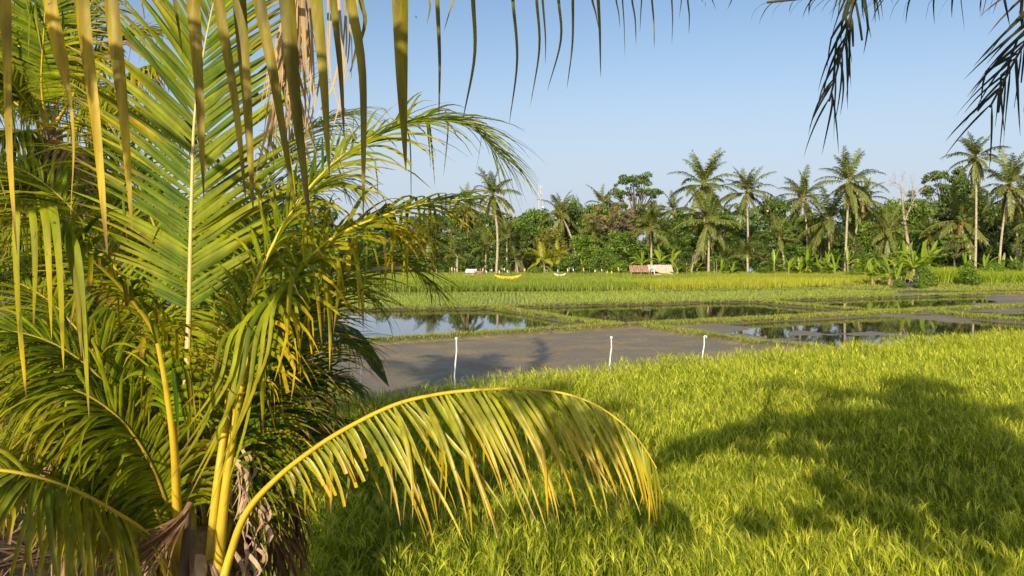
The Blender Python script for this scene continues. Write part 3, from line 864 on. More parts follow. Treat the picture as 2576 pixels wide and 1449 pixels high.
for pts, lab, kw in (  # low gbase puts the crown's shade into the dark and shaded fronds
    ([(480, 1500, 5.1), (400, 1110, 5.35), (330, 985, 5.45), (268, 925, 5.55), (181, 813, 5.65), (100, 740, 5.75), (0, 700, 5.85), (-100, 720, 5.95)], 'frond drooping to the left behind the bent one', dict(n=80, L=1.0, u0=.3, nrm=(.1, -.2, 1))),
    ([(465, 1500, 4.95), (395, 1200, 4.9), (300, 1010, 4.85), (180, 890, 4.75), (40, 835, 4.65), (-90, 850, 4.55)], 'leafy frond sweeping out to the left', dict(n=80, L=.98, u0=.28, nrm=(.05, -.3, 1), droop=.8)),
    ([(470, 1500, 5.3), (425, 1000, 5.8), (335, 760, 6.1), (220, 570, 6.4), (80, 440, 6.6), (-80, 390, 6.8)], 'upper left frond behind the tall one', dict(n=85, L=1.05, u0=.28, nrm=(.2, -.5, 1), gbase=.55)),
    ([(530, 1500, 5.05), (600, 1130, 5.25), (670, 920, 5.4), (770, 780, 5.6), (870, 690, 5.8), (960, 655, 6.0), (1030, 668, 6.15), (1075, 715, 6.25)], 'dark frond reaching right over the flooded field', dict(n=62, L=.9, u0=.28, nrm=(-.1, -.1, 1), gbase=.3, droop=.35)),
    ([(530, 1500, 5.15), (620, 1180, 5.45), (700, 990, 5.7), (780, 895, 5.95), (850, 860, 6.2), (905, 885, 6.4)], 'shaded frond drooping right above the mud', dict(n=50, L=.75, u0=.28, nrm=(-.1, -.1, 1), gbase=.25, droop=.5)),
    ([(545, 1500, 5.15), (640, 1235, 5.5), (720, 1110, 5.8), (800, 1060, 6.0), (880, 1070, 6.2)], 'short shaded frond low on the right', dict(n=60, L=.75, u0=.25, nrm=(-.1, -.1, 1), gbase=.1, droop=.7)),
    ([(500, 1500, 5.3), (545, 1100, 5.8), (585, 780, 6.2), (640, 530, 6.5), (715, 385, 6.8), (800, 312, 7.0), (895, 284, 7.2)], 'frond rising behind with its tip over the sky', dict(n=80, L=1.0, u0=.3, nrm=(-.4, -.5, 1), gbase=.6)),
    ([(490, 1500, 5.35), (480, 1000, 6.0), (430, 700, 6.5), (330, 420, 7.0), (240, 260, 7.4), (150, 190, 7.7)], 'rear frond leaning left', dict(n=75, L=1.05, u0=.3, nrm=(.3, -.5, 1), gbase=.5)),
    ([(460, 1520, 4.8), (410, 1330, 4.75), (330, 1190, 4.7), (220, 1110, 4.65), (90, 1090, 4.6), (-40, 1130, 4.5)], 'frond with leaflets hanging over the dark soil', dict(n=70, L=.72, u0=.28, nrm=(0, -.3, 1), droop=1.0, gbase=.5)),
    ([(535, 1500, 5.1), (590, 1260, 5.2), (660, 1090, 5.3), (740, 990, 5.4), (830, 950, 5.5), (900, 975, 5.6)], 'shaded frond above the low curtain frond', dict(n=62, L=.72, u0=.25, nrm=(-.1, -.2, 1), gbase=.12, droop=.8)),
    ([(535, 1500, 5.0), (570, 1200, 5.1), (630, 980, 5.25), (710, 820, 5.4), (790, 730, 5.6), (870, 715, 5.8), (930, 750, 5.9)], 'dark frond behind the orange tipped one', dict(n=60, L=.85, u0=.28, nrm=(-.1, -.2, 1), gbase=.3, droop=.45)),
    ([(515, 1500, 5.2), (520, 1150, 5.5), (540, 900, 5.9), (590, 680, 6.3), (680, 520, 6.7), (790, 450, 7.0), (880, 470, 7.2)], 'rear frond arching right behind the tall one', dict(n=80, L=1.0, u0=.28, nrm=(-.2, -.3, 1), gbase=.35)),
    ([(500, 1500, 5.2), (450, 1080, 5.6), (370, 860, 5.9), (250, 720, 6.2), (110, 650, 6.4), (-20, 660, 6.6)], 'rear frond arching left behind the bent one', dict(n=85, L=1.0, u0=.26, nrm=(.15, -.3, 1), gbase=.4, droop=.7)),
    ([(470, 1500, 4.9), (420, 1270, 4.8), (340, 1100, 4.7), (230, 1000, 4.6), (110, 970, 4.5), (10, 1010, 4.4)], 'left frond whose leaflets hang in a thick fringe', dict(n=70, L=.8, u0=.28, nrm=(0, -.3, 1), droop=.95, gbase=.5)),
    ([(500, 1500, 5.3), (480, 1200, 5.7), (430, 1050, 6.0), (350, 960, 6.3), (240, 930, 6.6)], 'short rear frond above the dark soil', dict(n=60, L=.8, u0=.25, nrm=(.1, -.2, 1), droop=.8, gbase=.25)),
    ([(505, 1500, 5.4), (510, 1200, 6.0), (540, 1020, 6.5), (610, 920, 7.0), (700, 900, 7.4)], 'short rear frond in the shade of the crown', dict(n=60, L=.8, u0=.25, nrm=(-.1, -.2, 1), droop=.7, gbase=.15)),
):
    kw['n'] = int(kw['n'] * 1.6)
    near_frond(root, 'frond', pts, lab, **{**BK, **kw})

# ---- archetype fronds shared by the standing palms
ARCH = []


def arch_frond(elev, sag, L=5.0, n=58, lm='far', w=.115, LL=.95, dr=.55, K=4, yellow=.3, seedling=None):
    ml, mr = MB(), MB()
    s = np.linspace(0, 1, 12)
    pts = [np.zeros(3)]
    for k in range(11):
        a = math.radians(elev - sag * ((k + .5) / 11) ** 1.35)
        pts.append(pts[-1] + L / 11 * np.array([math.cos(a), R.normal(0, .02), math.sin(a)]))
    frond(ml, mr, pts, nrm=(-math.sin(math.radians(elev)), 0, math.cos(math.radians(elev)) + .2), n=n, L=LL, W=w, u0=.17, phi=(25, 60), lift=.2, droop=dr, kinkp=.08, yellow=yellow, K=K, fold=0, rad=(.07, .035, .012))
    o = ml.build('frond', M[lm])
    r = mr.build('rachis', M['rachis_far'])
    return o, r


ELEV = [(86, 28), (78, 45), (68, 58), (57, 66), (44, 72), (30, 70), (14, 62), (-4, 52), (-24, 40), (-46, 26), (-66, 14)]
for e, sg in ELEV:
    ARCH.append(arch_frond(e, sg, yellow=.15 + .35 * (e < 0), dr=.5 + .35 * (e < 20)))
DEAD = [arch_frond(-74, 12, 3.6, 30, 'far_brown', .07, .5, .9), arch_frond(-84, 4, 3.0, 30, 'far_brown', .07, .5, .9)]
NUTS = MB()
for k in range(9):
    a = k * 2.4
    NUTS.blob((.26 * math.cos(a), .26 * math.sin(a), -.25 - .12 * (k % 3)), .13, 8, 6, sz=1.15)
NUTS = NUTS.build('coconut_cluster', M['nut'])
PROTO = [q for pr in ARCH + DEAD for q in pr] + [NUTS]


def add_frond(root, pair, loc, rot, sc, mat=None, label=None, name=None):
    o = dup(pair[0], root, loc, rot, (sc, sc, sc), mat)
    if name:
        o.name = name
    r = dup(pair[1], o, (0, 0, 0), (0, 0, 0), (1, 1, 1))
    if label:
        o['label'] = label
    return o


def palm(px, py, D, bpx, r, label, nf=28, skirt=1, nuts=True, mat=None, name='coconut_palm', emin=-66, emax=90, bend=0., trad=.155, group='coconut palms beyond the far rice', azr=None, base=None, top=None):
    top = P(px, py, D) if top is None else np.array(top, float)
    if base is None:
        base = np.array([(bpx - 1288) / FPX * D, top[1], 0.])
    root = thing(name, base, label, 'palm tree', group)
    t = np.linspace(0, 1, 9)[:, None]
    tr = base + (top - base) * t + np.array([bend, 0, 0]) * (np.sin(t * PI)) + np.array([(top - base)[0] * -.25, 0, 0]) * np.sin(t * PI)
    tr[0, 2] -= .3
    mt = MB()
    mt.tube(tr, np.interp(t[:, 0], [0, .08, .9, 1], [trad * 1.5, trad * 1.05, trad * .8, trad * .9]), 10)
    mt.build('trunk', M['trunk'], root)
    loc = Vector(top - base)
    sc = r * D / FPX / 4.05
    cand = [i for i, (e, s) in enumerate(ELEV) if emin <= e <= emax]
    az0 = rnd.uniform(0, 6)
    for k in range(nf):
        q = (k + .5) / nf
        i = cand[min(int(q ** .9 * len(cand)), len(cand) - 1)]
        az = az0 + k * 2.39996 + rnd.uniform(-.25, .25)
        if azr is not None:
            az = azr[0] + (azr[1] - azr[0]) * ((k * .618) % 1)
        add_frond(root, ARCH[i], loc, (rnd.uniform(-.35, .35), rnd.uniform(-.2, .2), az), sc * rnd.uniform(.85, 1.1), mat)
    for k in range(skirt):
        o = add_frond(root, DEAD[k % 2], loc - Vector((0, 0, .1)), (0, 0, rnd.uniform(3.4, 6.0)), sc * rnd.uniform(.8, 1.0), label='hanging dead brown frond', name='dead_frond')
    if nuts:
        dup(NUTS, root, loc, (0, 0, rnd.uniform(0, 6)), (1.25,) * 3)
    return root


PALMS = [
    (1240, 490, 94.5, 1247, 62, 'tall lone coconut palm with pale trunk, left of the lattice mast', dict(skirt=3, bend=.3)),
    (1176, 522, 124, 1178, 50, 'palm with a brown shaggy crown just left of the tall lone palm', dict(skirt=4)),
    (1412, 540, 122, 1452, 54, 'leaning coconut palm above the olive tree right of the lattice mast', dict(nf=20)),
    (1636, 572, 106, 1640, 60, 'dark coconut palm directly above the rusty roofed shack', dict(emin=-30)),
    (1692, 530, 142, 1697, 44, 'small distant palm between the flat topped tree and the twin palms', dict(nf=20)),
    (1768, 466, 114, 1776, 78, 'taller rear palm of the overlapping pair right of the shack', dict(skirt=2)),
    (1783, 558, 97, 1784, 82, 'front palm of the overlapping pair, straight grey trunk at the rice edge', dict(skirt=1)),
    (1878, 486, 110, 1885, 68, 'coconut palm with sky behind its trunk, right of the overlapping pair', dict(skirt=3)),
    (2022, 498, 116, 2035, 66, 'coconut palm above the dark broad tree with drooping yellow fronds', dict(skirt=2)),
    (2137, 460, 99, 2131, 76, 'tallest palm of the middle right, white trunk and red brown skirt', dict(skirt=7)),
    (2086, 556, 108, 2088, 88, 'wide bowed palm left of the white trunked palm', dict(nf=22, skirt=1)),
    (2170, 505, 126, 2148, 56, 'half hidden palm with orange dead fronds behind the white trunked palm', dict(skirt=4)),
    (2235, 585, 100, 2226, 60, 'short palm on a split trunk left of the bare dead tree', dict(skirt=1)),
    (2455, 398, 102, 2462, 62, 'tall palm under the dangling shaded frond near the right edge', dict(skirt=4)),
    (2540, 468, 104, 2520, 78, 'leaning yellowish palm at the right edge of the grove', dict(skirt=2)),
    (2418, 556, 112, 2446, 80, 'drooping dark palm below the tall one near the right edge', dict(skirt=3)),
    (2600, 560, 108, 2580, 66, 'palm cut off by the right edge of the picture', dict(skirt=1)),
    (2562, 500, 112, 2562, 60, 'slim trunked palm close behind the leaning yellowish one', dict(nf=16)),
    (1880, 648, 97, 1882, 52, 'young short palm in front of the palm with sky behind its trunk', dict(nf=16, nuts=False, emin=10, skirt=0)),
    (1366, 655, 99, 1370, 44, 'bright yellow green young palm at the edge of the far rice', dict(nf=16, nuts=False, emin=-5, mat='far_yellow', skirt=0)),
    (1406, 650, 101, 1404, 40, 'second yellow green young palm with a bare pale stem', dict(nf=13, nuts=False, emin=-5, mat='far_yellow', skirt=0)),
    (1298, 655, 99, 1302, 46, 'small green palm right of the tall lone palm\'s foot', dict(nf=15, nuts=False, emin=-5, skirt=1)),
    (1222, 630, 112, 1222, 52, 'low dark palm behind the foot of the tall lone palm', dict(nf=16, emin=0, nuts=False, skirt=0)),
    (1516, 515, 130, 1516, 50, 'palm half hidden by the bronze tree', dict(nf=18)),
    (1492, 590, 118, 1498, 44, 'drooping palm under the bronze tree', dict(nf=18, skirt=2)),
    (1275, 600, 116, 1275, 46, 'dark bushy palm in front of the round dark tree', dict(nf=16, emin=0, nuts=False)),
    (1150, 645, 100, 1150, 46, 'low palm glimpsed through the hanging leaflets left of the lone palm', dict(nf=15, emin=-5, nuts=False)),
    (1080, 600, 108, 1084, 52, 'palm with tan dead fronds glimpsed behind the drooping foreground frond', dict(skirt=4)),
    (1960, 600, 106, 1975, 54, 'slender palm in the shade below the dark broad tree', dict(nf=15, emin=-10, nuts=False)),
    (2060, 610, 114, 2068, 46, 'palm on a tilted bare trunk left of the wide bowed palm', dict(nf=14)),
    (2336, 590, 116, 2340, 50, 'small palm among the dark trees right of the bare dead tree', dict(nf=16)),
]
for px, py, D, bpx, r, lab, kw in PALMS:
    if 'mat' in kw:
        kw['mat'] = M[kw['mat']]
    palm(px, py, D, bpx, r, lab, **kw)

# ---- palm standing behind the foreground palm, upper left
b2 = P(190, 1250, 9.2)
pr2 = palm(0, 0, 0, 0, 0, 'old coconut palm behind the young one at the upper left', nf=0, skirt=0, group=None, base=(b2[0] - .3, b2[1], 0), top=P(120, 260, 9.2), trad=.17) if False else None
root2 = thing('coconut_palm', (b2[0], b2[1], 0), 'older coconut palm behind the young one at the upper left', 'palm tree')
top2 = P(120, 330, 9.0)
mt = MB()
tt = np.linspace(0, 1, 10)[:, None]
mt.tube(np.array([b2[0], b2[1], -.2]) + (top2 - np.array([b2[0], b2[1], -.2])) * tt, np.interp(tt[:, 0], [0, .1, 1], [.24, .17, .15]), 12)
mt.build('trunk', M['trunk_near'], root2)
B2 = dict(W=.042, n=95, L=.95, u0=.2, K=6, gbase=.45, yellow=.3, droop=.5, kinkp=.12, lift=.15)
for pts, lab, kw in (
    ([(125, 340, 9.0), (105, 220, 8.8), (112, 60, 8.6), (125, -120, 8.5)], 'upright frond with a yellow rachis', dict(nrm=(.1, -1, .1), droop=.15, phi=(18, 45), yellow=.4)),
    ([(130, 330, 9.0), (190, 230, 8.9), (260, 140, 8.9), (330, 90, 8.9), (400, 82, 8.9)], 'frond tip pale against the sky', dict(nrm=(0, -.4, 1), L=.75, droop=.4, yellow=.5)),
    ([(130, 340, 9.0), (210, 290, 8.8), (290, 215, 8.6), (360, 170, 8.4), (400, 165, 8.3)], 'frond with leaflets hanging in a fringe', dict(nrm=(0, -.4, 1), L=.75, droop=1.1, yellow=.6)),
    ([(120, 340, 9.0), (60, 250, 8.7), (0, 180, 8.5), (-80, 160, 8.3)], None, dict(nrm=(0, -.6, 1))),
    ([(120, 340, 9.0), (50, 330, 8.6), (-30, 360, 8.3), (-100, 440, 8.1)], None, dict(nrm=(0, -.4, 1), droop=.8)),
    ([(130, 340, 9.0), (150, 200, 9.2), (200, 60, 9.4), (270, -60, 9.6)], None, dict(nrm=(-.3, -.8, .3))),
    ([(130, 345, 9.0), (220, 340, 9.2), (310, 370, 9.4), (380, 450, 9.6)], None, dict(nrm=(0, -.3, 1), droop=.8)),
    ([(120, 345, 9.0), (100, 400, 8.7), (70, 480, 8.5), (50, 570, 8.4)], None, dict(nrm=(0, -1, .3), droop=.6)),
    ([(130, 345, 9.0), (170, 400, 8.8), (220, 480, 8.6), (250, 580, 8.5)], None, dict(nrm=(0, -1, .3), droop=.6)),
    ([(120, 340, 9.0), (60, 150, 9.1), (10, 20, 9.2), (-60, -80, 9.3)], None, dict(nrm=(.3, -.8, .3))),
    ([(125, 340, 9.0), (240, 300, 9.6), (360, 280, 10.2), (470, 320, 10.7), (540, 400, 11)], None, dict(nrm=(-.1, -.1, 1), droop=.8)),
    ([(125, 340, 9.0), (150, 260, 10), (200, 220, 11), (250, 240, 12), (280, 300, 12.6)], None, dict(nrm=(0, 0, 1), droop=.6)),
    ([(120, 340, 9.0), (40, 260, 10), (-20, 240, 11), (-60, 300, 12)], None, dict(nrm=(0, 0, 1), droop=.6)),
):
    near_frond(root2, 'frond', pts, lab, **{**B2, **kw})
for pts in ([(130, 345, 8.9), (165, 370, 8.6), (190, 420, 8.5), (200, 520, 8.4)], [(120, 350, 9.0), (110, 420, 8.8), (100, 520, 8.8), (95, 640, 8.8)], [(130, 350, 9.0), (150, 420, 8.9), (150, 520, 8.9), (160, 620, 8.9)], [(140, 350, 9.1), (230, 400, 9.2), (270, 480, 9.2), (280, 570, 9.2)]):
    near_frond(root2, 'dead_frond', pts, 'hanging dead brown frond', 'brown', 'brown', W=.04, n=46, L=.7, u0=.15, K=5, droop=1.2, yellow=.2, phi=(40, 70))

# ---- overhead palms: crowns above and behind the viewer, fronds dangling into the picture
BEH = (3.5, 5.9)
rl = palm(0, 0, 97, 0, 95, 'coconut palm overhead whose yellow leaflets dangle across the top left', nf=5, skirt=0, name='coconut_palm', group=None, base=(-5.6, .6, 0), top=(-5.2, .6, 6.7), emin=10, emax=80, azr=(2.6, 4.4))
rpts = [np.array([-5.2, .6, 6.7]), np.array([-4.3, 1.4, 6.6]), P(-420, -420, 2.75), P(-50, -300, 2.75), P(400, -210, 2.72), P(800, -160, 2.68), P(1200, -120, 2.66), P(1550, -90, 2.66), P(1850, -60, 2.66)]
LEAVES = [
    (2, 14, 24, 380, 43, 640, 34, .8, 0), (118, 125, 182, 300, 178, 540, 32, 1.1, 1), (200, 205, 242, 320, 270, 640, 43, .8, 0), (275, 280, 312, 300, 332, 575, 40, .65, 0), (357, 357, 360, 20, 364, 50, 10, .2, 0),
    (440, 440, 450, 70, 459, 135, 16, .3, 0), (482, 486, 503, 260, 513, 500, 40, .7, 0), (545, 550, 592, 260, 618, 500, 33, .6, 0), (598, 602, 622, 260, 637, 530, 36, .6, 0), (645, 652, 690, 200, 746, 540, 32, .6, 0),
    (718, 722, 742, 240, 780, 560, 43, .5, 0), (792, 796, 814, 200, 829, 440, 34, .5, 0), (832, 838, 856, 170, 866, 345, 24, .3, 0), (875, 882, 912, 190, 914, 545, 28, .5, 0), (905, 908, 918, 60, 886, 168, 15, .2, 0),
    (1002, 1006, 1012, 230, 1021, 430, 44, .5, 0), (1078, 1080, 1082, 20, 1073, 64, 12, .1, 0), (1098, 1100, 1106, 150, 1104, 300, 17, .2, 0), (1144, 1140, 1128, 40, 1117, 78, 9, 1.2, 0), (1188, 1190, 1194, 140, 1163, 308, 16, .3, 0),
    (1286, 1290, 1301, 150, 1281, 312, 12, .3, 0), (1346, 1350, 1357, 120, 1334, 268, 12, .3, 0), (1360, 1365, 1372, 90, 1372, 160, 9, .3, 0), (1402, 1405, 1411, 100, 1377, 228, 11, .3, 0), (1440, 1441, 1440, 110, 1426, 224, 10, .3, 0), (1502, 1505, 1509, 80, 1511, 193, 12, .4, 0),
    (1488, 1490, 1498, 30, 1506, 72, 12, .9, 0), (1546, 1550, 1556, 30, 1560, 72, 9, .2, 0), (1563, 1566, 1570, 60, 1572, 145, 7, .3, 0), (1588, 1590, 1598, 50, 1600, 120, 8, .2, 0), (1612, 1614, 1612, 30, 1610, 80, 6, .2, 0), (1636, 1640, 1645, 60, 1646, 128, 8, .2, 0), (1688, 1690, 1692, 50, 1690, 114, 7, .2, 0), (1712, 1714, 1712, 20, 1708, 50, 6, .2, 0), (1728, 1730, 1734, 40, 1733, 86, 7, .2, 0), (1760, 1765, 1775, 8, 1772, 22, 6, .2, 0), (1790, 1792, 1796, 10, 1800, 25, 6, .2, 0), (1840, 1840, 1836, 10, 1830, 24, 6, .2, 0),
]
ml, mr = MB(), MB()
Cc, _ = catmull(rpts, 90)
mr.tube(Cc, np.linspace(.045, .006, 90), 8)
for xr, x0, xm, ym, xt, yt, w, yel, cut in LEAVES:
    u = np.clip((xr + 420) / 2270, 0, 1)
    d0 = 2.72 + R.uniform(-.18, .2)
    ry = np.interp(xr, [-420, 400, 1200, 1850], [-420, -210, -120, -60])
    yel = yel * np.interp(x0, [0, 350, 700, 1800], [1.6, 1.1, .45, .25])
    hang_leaf(ml, [P(xr - 6, ry, 2.72), P((xr + x0) / 2, ry * .55, (d0 + 2.72) / 2), P(x0, 0, d0), P(xm, ym, d0 - .03), P(xt, yt, d0 - .05)], w * (1.05 if x0 < 1050 else .8) * d0 / FPX, yel, 16, cut=bool(cut), g=R.uniform(.1, .9))
o = ml.build('frond', M['hang'], rl)
o['label'] = 'yellowing frond dangling its leaflets across the top of the view'
mr.build('rachis', M['rachis'], o, origin=ORIG[rl.name])
# straw coloured dead leaflets hanging in a bunch
ml, mr = MB(), MB()
mr.tube([P(820, -330, 3.2), P(770, -120, 3.25), P(735, -20, 3.3), P(715, 90, 3.3), P(700, 200, 3.3)], [.016, .014, .012, .009, .004], 6)
for k in range(58):
    t = R.rand()
    x0, y0 = np.interp(t, [0, .35, .7, 1], [770, 735, 715, 700]), np.interp(t, [0, .35, .7, 1], [-120, -20, 90, 200])
    ln = R.uniform(180, 330)
    x1 = x0 + R.uniform(-75, 75) * (.5 + t)
    hang_leaf(ml, [P(x0, y0, 3.3), P((x0 + x1) / 2 + R.uniform(-10, 10), y0 + ln * .45, 3.3 + R.uniform(-.12, .12)), P(x1, y0 + ln, 3.3 + R.uniform(-.15, .15))], R.uniform(.006, .020), R.rand(), 7)
for k in range(16):
    x0 = R.uniform(740, 900)
    y1 = R.uniform(200, 420)
    hang_leaf(ml, [P(x0, -120, 3.1), P(x0 + R.uniform(-15, 25), y1 * .5, 3.1), P(x0 + R.uniform(-60, 60), y1, 3.1)], R.uniform(.005, .016), R.rand(), 8)
o = ml.build('dead_frond', M['dry'], rl)
o['label'] = 'straw coloured bunch of dead leaflets'
mr.build('rachis', M['brown'], o, origin=ORIG[rl.name])

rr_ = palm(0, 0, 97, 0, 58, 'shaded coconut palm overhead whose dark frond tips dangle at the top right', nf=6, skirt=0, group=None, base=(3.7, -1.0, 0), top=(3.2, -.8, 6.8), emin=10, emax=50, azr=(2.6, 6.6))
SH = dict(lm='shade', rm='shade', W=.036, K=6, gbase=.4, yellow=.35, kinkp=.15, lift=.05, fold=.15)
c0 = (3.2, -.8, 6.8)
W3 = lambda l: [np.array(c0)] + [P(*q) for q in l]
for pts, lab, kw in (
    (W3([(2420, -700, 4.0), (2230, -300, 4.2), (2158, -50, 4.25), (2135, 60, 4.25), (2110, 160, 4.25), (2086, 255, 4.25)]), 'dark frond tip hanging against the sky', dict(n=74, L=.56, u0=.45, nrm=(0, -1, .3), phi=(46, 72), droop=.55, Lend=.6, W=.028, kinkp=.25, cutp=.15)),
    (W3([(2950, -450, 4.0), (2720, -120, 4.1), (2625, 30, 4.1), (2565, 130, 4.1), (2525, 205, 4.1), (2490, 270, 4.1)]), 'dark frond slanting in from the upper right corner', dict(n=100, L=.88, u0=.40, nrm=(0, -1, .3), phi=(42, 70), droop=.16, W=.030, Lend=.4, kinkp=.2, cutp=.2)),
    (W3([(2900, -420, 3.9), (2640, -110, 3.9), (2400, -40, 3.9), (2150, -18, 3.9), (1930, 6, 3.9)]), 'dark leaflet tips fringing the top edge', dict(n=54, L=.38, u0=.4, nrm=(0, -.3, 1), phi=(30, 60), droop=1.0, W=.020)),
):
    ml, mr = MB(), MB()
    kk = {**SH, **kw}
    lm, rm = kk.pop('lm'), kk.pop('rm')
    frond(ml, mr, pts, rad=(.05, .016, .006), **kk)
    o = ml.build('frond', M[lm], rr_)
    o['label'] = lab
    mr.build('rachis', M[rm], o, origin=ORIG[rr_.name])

# ------------------------------------------------------------------ broadleaf trees
def leaf_cloud(mb, centers, radii, n_per, size, flat=.75, up=.25):
    for c, r in zip(centers, radii):
        n = max(8, int(n_per * r * r))
        v = nz(R.normal(0, 1, (n, 3)))
        q = v * (R.uniform(.35, 1, (n, 1)) ** .5) * r * np.array([1, 1, flat]) * R.uniform(.8, 1.12, (n, 1))
        ctr = c + q
        nn = nz(v + R.normal(0, .5, (n, 3)) + np.array([0, 0, up]))
        a = nz(np.cross(nn, R.normal(0, 1, (n, 3))))
        b = np.cross(nn, a)
        s = size * R.uniform(.6, 1.35, (n, 1))
        quad = np.stack([ctr - a * s, ctr - b * s * .5, ctr + a * s, ctr + b * s * .5], 1)
        t = np.zeros((n, 4, 4))
        t[..., 1] = np.clip(R.normal(.5, .2) + R.normal(0, .2, n), 0, 1)[:, None]
        t[..., 3] = 1
        mb.add(quad.reshape(-1, 3), np.arange(n * 4).reshape(n, 4), t.reshape(-1, 4))


def arch_tree(kind):
    """unit tree: 10 high, about 10 wide; scaled per tree"""
    mc, mt = MB(), MB()
    if kind == 'round':
        n = 58
        v = nz(R.normal(0, 1, (n, 3)))
        cs = np.array([0, 0, 6.0]) + v * np.array([3.4, 3.4, 3.0]) * R.uniform(.55, 1, (n, 1))
        rs = R.uniform(.6, 1.25, n)
        fork, npr, size, flat = 3.4, 88, .21, .75
    elif kind == 'dense':
        n = 64
        cs = np.stack([R.uniform(-3.7, 3.7, n), R.uniform(-3.2, 3.2, n), R.uniform(.9, 8.6, n)], -1)
        cs[:, :2] *= (1.08 - .07 * cs[:, 2:3])
        rs = R.uniform(.75, 1.45, n)
        fork, npr, size, flat = 2.0, 78, .22, .8
    elif kind == 'umbrella':
        n = 95
        a, q = R.uniform(0, 2 * PI, n), np.sqrt(R.rand(n))
        lay = R.choice([5.2, 6.6, 8.0, 9.2], n, p=[.2, .28, .3, .22])
        q = q * np.where(lay > 9, .55, 1)
        cs = np.stack([4.6 * q * np.cos(a), 4.6 * q * np.sin(a), lay + R.normal(0, .25, n)], -1)
        rs = R.uniform(.45, .95, n)
        fork, npr, size, flat = 4.2, 150, .15, .36
    elif kind == 'feather':
        n = 70
        a, q = R.uniform(0, 2 * PI, n), np.sqrt(R.rand(n))
        cs = np.stack([4.8 * q * np.cos(a), 4.8 * q * np.sin(a), 9.2 - 2.6 * q ** 1.6 - R.choice([0, 1.6, 2.8], n) + R.normal(0, .2, n)], -1)
        rs = R.uniform(.5, 1.0, n)
        fork, npr, size, flat = 5.2, 120, .14, .34
    else:  # shrub
        n = 20
        v = nz(R.normal(0, 1, (n, 3)))
        v[:, 2] = np.abs(v[:, 2])
        cs = np.array([0, 0, 2.0]) + v * np.array([3.4, 3.4, 6.0]) * R.uniform(.3, 1, (n, 1))
        rs = R.uniform(1.2, 2.1, n)
        fork, npr, size, flat = 1.0, 62, .34, .95
    leaf_cloud(mc, cs, rs, npr, size, flat)
    top = np.array([R.normal(0, .2), R.normal(0, .2), fork])
    mt.tube([np.array([0, 0, -.3]), np.array([0, 0, .2]), top * .5 + R.normal(0, .06, 3), top], [.42, .30, .25, .2], 9)
    for c in cs[::2]:
        mid = top + (c - top) * .5 + np.array([0, 0, .4]) + R.normal(0, .15, 3)
        mt.tube([top - np.array([0, 0, .1]), mid, c], [.13, .08, .025], 6)
    return mc.build('crown', M['tree_mid']), mt.build('trunk', M['bark'])


TARCH = {}
for kind in ('round', 'dense', 'umbrella', 'feather', 'shrub'):
    TARCH[kind] = [arch_tree(kind) for _ in range(3 if kind in ('round', 'dense') else 2)]
    PROTO += [q for pr in TARCH[kind] for q in pr]


def tree(px, D, top_py, wpx, kind, mat, label, name='broadleaf_tree', cat='tree', group='broadleaf trees of the far grove', z0=0.):
    top = P(px, top_py, D)
    H = (top[2] - z0) * (1.14 if kind == 'dense' and D > 90 else 1.05)
    Wd = wpx * D / FPX * 1.1
    root = thing(name, (top[0], top[1], z0), label, cat, group)
    root.rotation_euler = (0, 0, 0)
    c, t = rnd.choice(TARCH[kind])
    az = rnd.uniform(0, 2 * PI)
    s = (Wd / 9.6, Wd / 9.6, H / 10.)
    dup(c, root, (0, 0, 0), (0, 0, az), s, M[mat])
    if kind != 'shrub':
        dup(t, root, (0, 0, 0), (0, 0, az), s)
    return root


